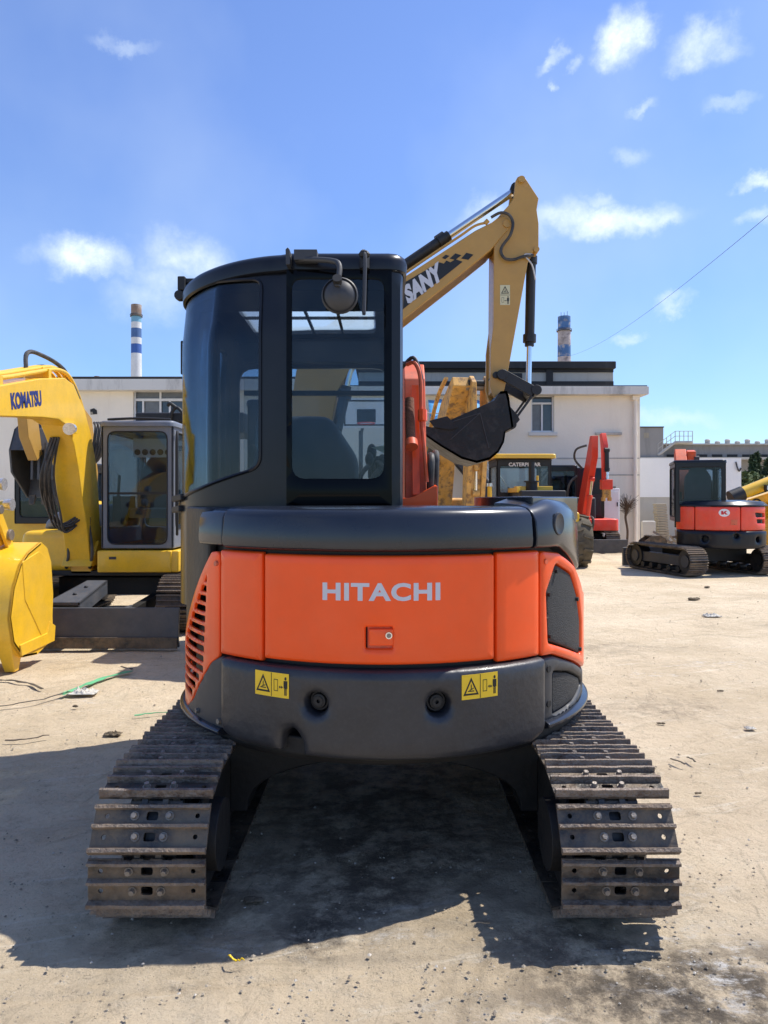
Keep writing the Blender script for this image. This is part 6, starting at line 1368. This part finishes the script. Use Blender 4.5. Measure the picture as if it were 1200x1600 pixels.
# ================================================================ litter on the ground
def ribbon(pts, w, mname, name, lab, cat, th=.004, z=.012):
    mb = MB(); P = [Vector(((x-600)/F*(F*H/(y-YH)), F*H/(y-YH), z)) for x, y in pts]; V = []
    Q = []
    for i in range(len(P)-1):
        for k in range(4): Q.append(P[i].lerp(P[i+1], k/4)+Vector((0,0,random.uniform(0,.008))))
    Q.append(P[-1])
    for i, p in enumerate(Q):
        d = (Q[min(i+1,len(Q)-1)]-Q[max(i-1,0)]).normalized(); n_ = Vector((-d.y, d.x, random.uniform(-.2,.2)))*w/2*random.uniform(.7,1.2)
        V += [p-n_, p+n_, p+n_+Vector((0,0,th)), p-n_+Vector((0,0,th))]
    k = len(Q); mb.add(V, [(i*4+j, i*4+(j+1) % 4, i*4+4+(j+1) % 4, i*4+4+j) for i in range(k-1) for j in range(4)]+[(0,3,2,1),((k-1)*4,(k-1)*4+1,(k-1)*4+2,(k-1)*4+3)], mname)
    o = mb.build(name); tag(o, lab, cat, {'stick': 'dark sticks on the left ground', 'twig': 'twigs on the right ground'}.get(cat)); return o
M['gstrap'] = mat('green_strap', (.12,.42,.20), .6, var=.2, vs=20); M['rag'] = mat('pale_rag', (.55,.52,.46), .9, var=.2, vs=20, bump=.5); M['wood'] = mat('dead_twig', (.08,.06,.045), .9, var=.3, vs=30); M['clod'] = mat('dirt_clod', (.13,.10,.065), .95, var=.4, vs=20, bump=.8)
ribbon([(96,1088),(130,1075),(165,1062),(205,1051)], .045, 'gstrap', 'green_strap', 'long green plastic strap lying on the ground left of the tracks', 'strap')
ribbon([(210,1121),(245,1118),(285,1114)], .016, 'gstrap', 'green_string', 'short green string on the ground close to the left track', 'string')
ribbon([(-30,1112),(20,1104),(60,1098),(95,1088),(110,1084)], .014, 'hose', 'cable', 'dark cable along the ground running into the green strap', 'cable')
ribbon([(-20,1066),(15,1066),(45,1071),(66,1079)], .022, 'hose', 'rubber_strip', 'curved black rubber strip on the ground below the yellow bucket', 'strip')
ribbon([(8,1161),(40,1160),(77,1152)], .014, 'wood', 'stick', 'longer dark stick on the mud at the far left', 'stick')
ribbon([(189,1045),(207,1048)], .02, 'wood', 'stick', 'short dark stick at the upper end of the green strap', 'stick')
def clod(px, py, w, mname, name, lab, cat, flat=.5, n=5):
    D = F*H/(py-YH); s = w*D/F/2; mb = MB(); r = random.Random(int(px*7+py))
    for i in range(n):
        c = (r.uniform(-.7,.7)*s, r.uniform(-.3,.3)*s, s*.15); mb.ball(c, s*r.uniform(.35,.6), mname, 5, (1.2,.8,flat), .22)
    o = mb.build(name, sharp=25); o.location = (X_(px, D), D, 0); tag(o, lab, cat, 'dark clods lying on the ground' if cat == 'clod' else None); return o
def rag(px, py, w, mname, lab, cat='rag', name='crumpled_rag'):
    D = F*H/(py-YH); s = w*D/F/2; mb = MB(); r = random.Random(int(px)); n_ = 12; V = []
    for i in range(n_+1):
        for j in range(n_+1):
            u, v = i/n_*2-1, j/n_*2-1; k = 1+.25*noise.noise((u*2+px, v*2, 0)); V.append((u*s*k, v*s*.6*k, .006+abs(noise.noise((u*3+px, v*3, 5)))*s*.7*(1-max(abs(u),abs(v))**3)))
    mb.add(V, [(i*(n_+1)+j, (i+1)*(n_+1)+j, (i+1)*(n_+1)+j+1, i*(n_+1)+j+1) for i in range(n_) for j in range(n_)], mname); o = mb.build(name, sharp=25, recalc=False); md = o.modifiers.new('s', 'SOLIDIFY'); md.thickness = .004; o.location = (X_(px, D), D, 0); tag(o, lab, cat, 'white paper scraps on the ground' if cat == 'paper' else None)
rag(131,1083,40,'rag','crumpled pale rag at the lower end of the green strap')
rag(176,1148,26,'clod','crumpled brown leaf-like scrap on bare mud left of the tracks','scrap','crumpled_scrap')
rag(1112,963,26,'rag','thin white paper scrap on the sunny ground at the right','paper','paper_scrap')
rag(1172,1139,16,'rag','small white scrap on the ground near the right edge','paper','paper_scrap')
clod(1084,937,16,'clod','dirt_clod','dark dirt clod on open ground below the red mini excavator','clod')
clod(120,1104,10,'clod','dirt_clod','small dark clod just below the pale rag','clod')
clod(1033,1131,12,'clod','dirt_clod','dark clod on the ground right of the right track','clod')
clod(1125,1080,9,'clod','dirt_clod','small flat stone far right at mid distance','stone')
clod(1092,1240,10,'clod','dirt_clod','dark clod beside the middle of the right track','clod')
clod(395,1408,34,'clod','oily_rag','flat dark oily lump in the shade beside the left track','lump',.3)
clod(1103,918,10,'clod','dirt_clod','small dark crumb just beyond the big clod at the right','clod')
ribbon([(1048,1190),(1070,1198)], .012, 'wood', 'twig', 'thin twig on sunny ground, right of the right track','twig')
ribbon([(1074,1187),(1086,1194)], .012, 'wood', 'twig', 'tiny twig, rightmost of the two by the right track','twig')
ribbon([(718,1376),(726,1390),(738,1388),(748,1386)], .008, 'stick', 'peel', 'thin yellow curled peel on the mud','peel') if 0 else None
ribbon([(357,1500),(362,1506),(372,1509),(382,1507)], .0045, 'stick', 'plastic_strip', 'thin yellow curled plastic strip on the mud in front of the left shadow','strip')

# basketball hoop seen through the cab glass
HP = root('basketball_hoop', (-.62, 19.5, 0), 0, 'basketball hoop on a pole in front of the pale building, seen through the cab glass', 'basketball hoop')
mb = MB(); mb.cyl((0,.25,0),(0,.25,3.3),.06,'iron',n=12); mb.beam((0,.25,3.2),(.15,.0,3.75),.06,.06,'iron'); mb.build('pole', HP)
mb = MB(); mb.sheet(rect(-.50,.80,3.35,4.15,.04), [], fxz(0), -.02, .02, 'white', .3); bd = mb.build('backboard', HP)
mb = MB(); mb.sheet(rect(-.44,.74,3.41,4.09), [rect(-.40,.70,3.45,4.05)], fxz(-.02), 0, .008, 'ink', .5); mb.sheet(rect(-.10,.40,3.50,3.85), [], fxz(-.02), 0, .008, 'ink', .5); mb.build('marking', bd)
mb = MB(); mb.tube([(.15+.23*math.cos(a), -.27+.23*math.sin(a), 3.45) for a in [i*math.pi/10 for i in range(21)]],.012,'redd',n=6,smooth=False); mb.build('rim', HP)
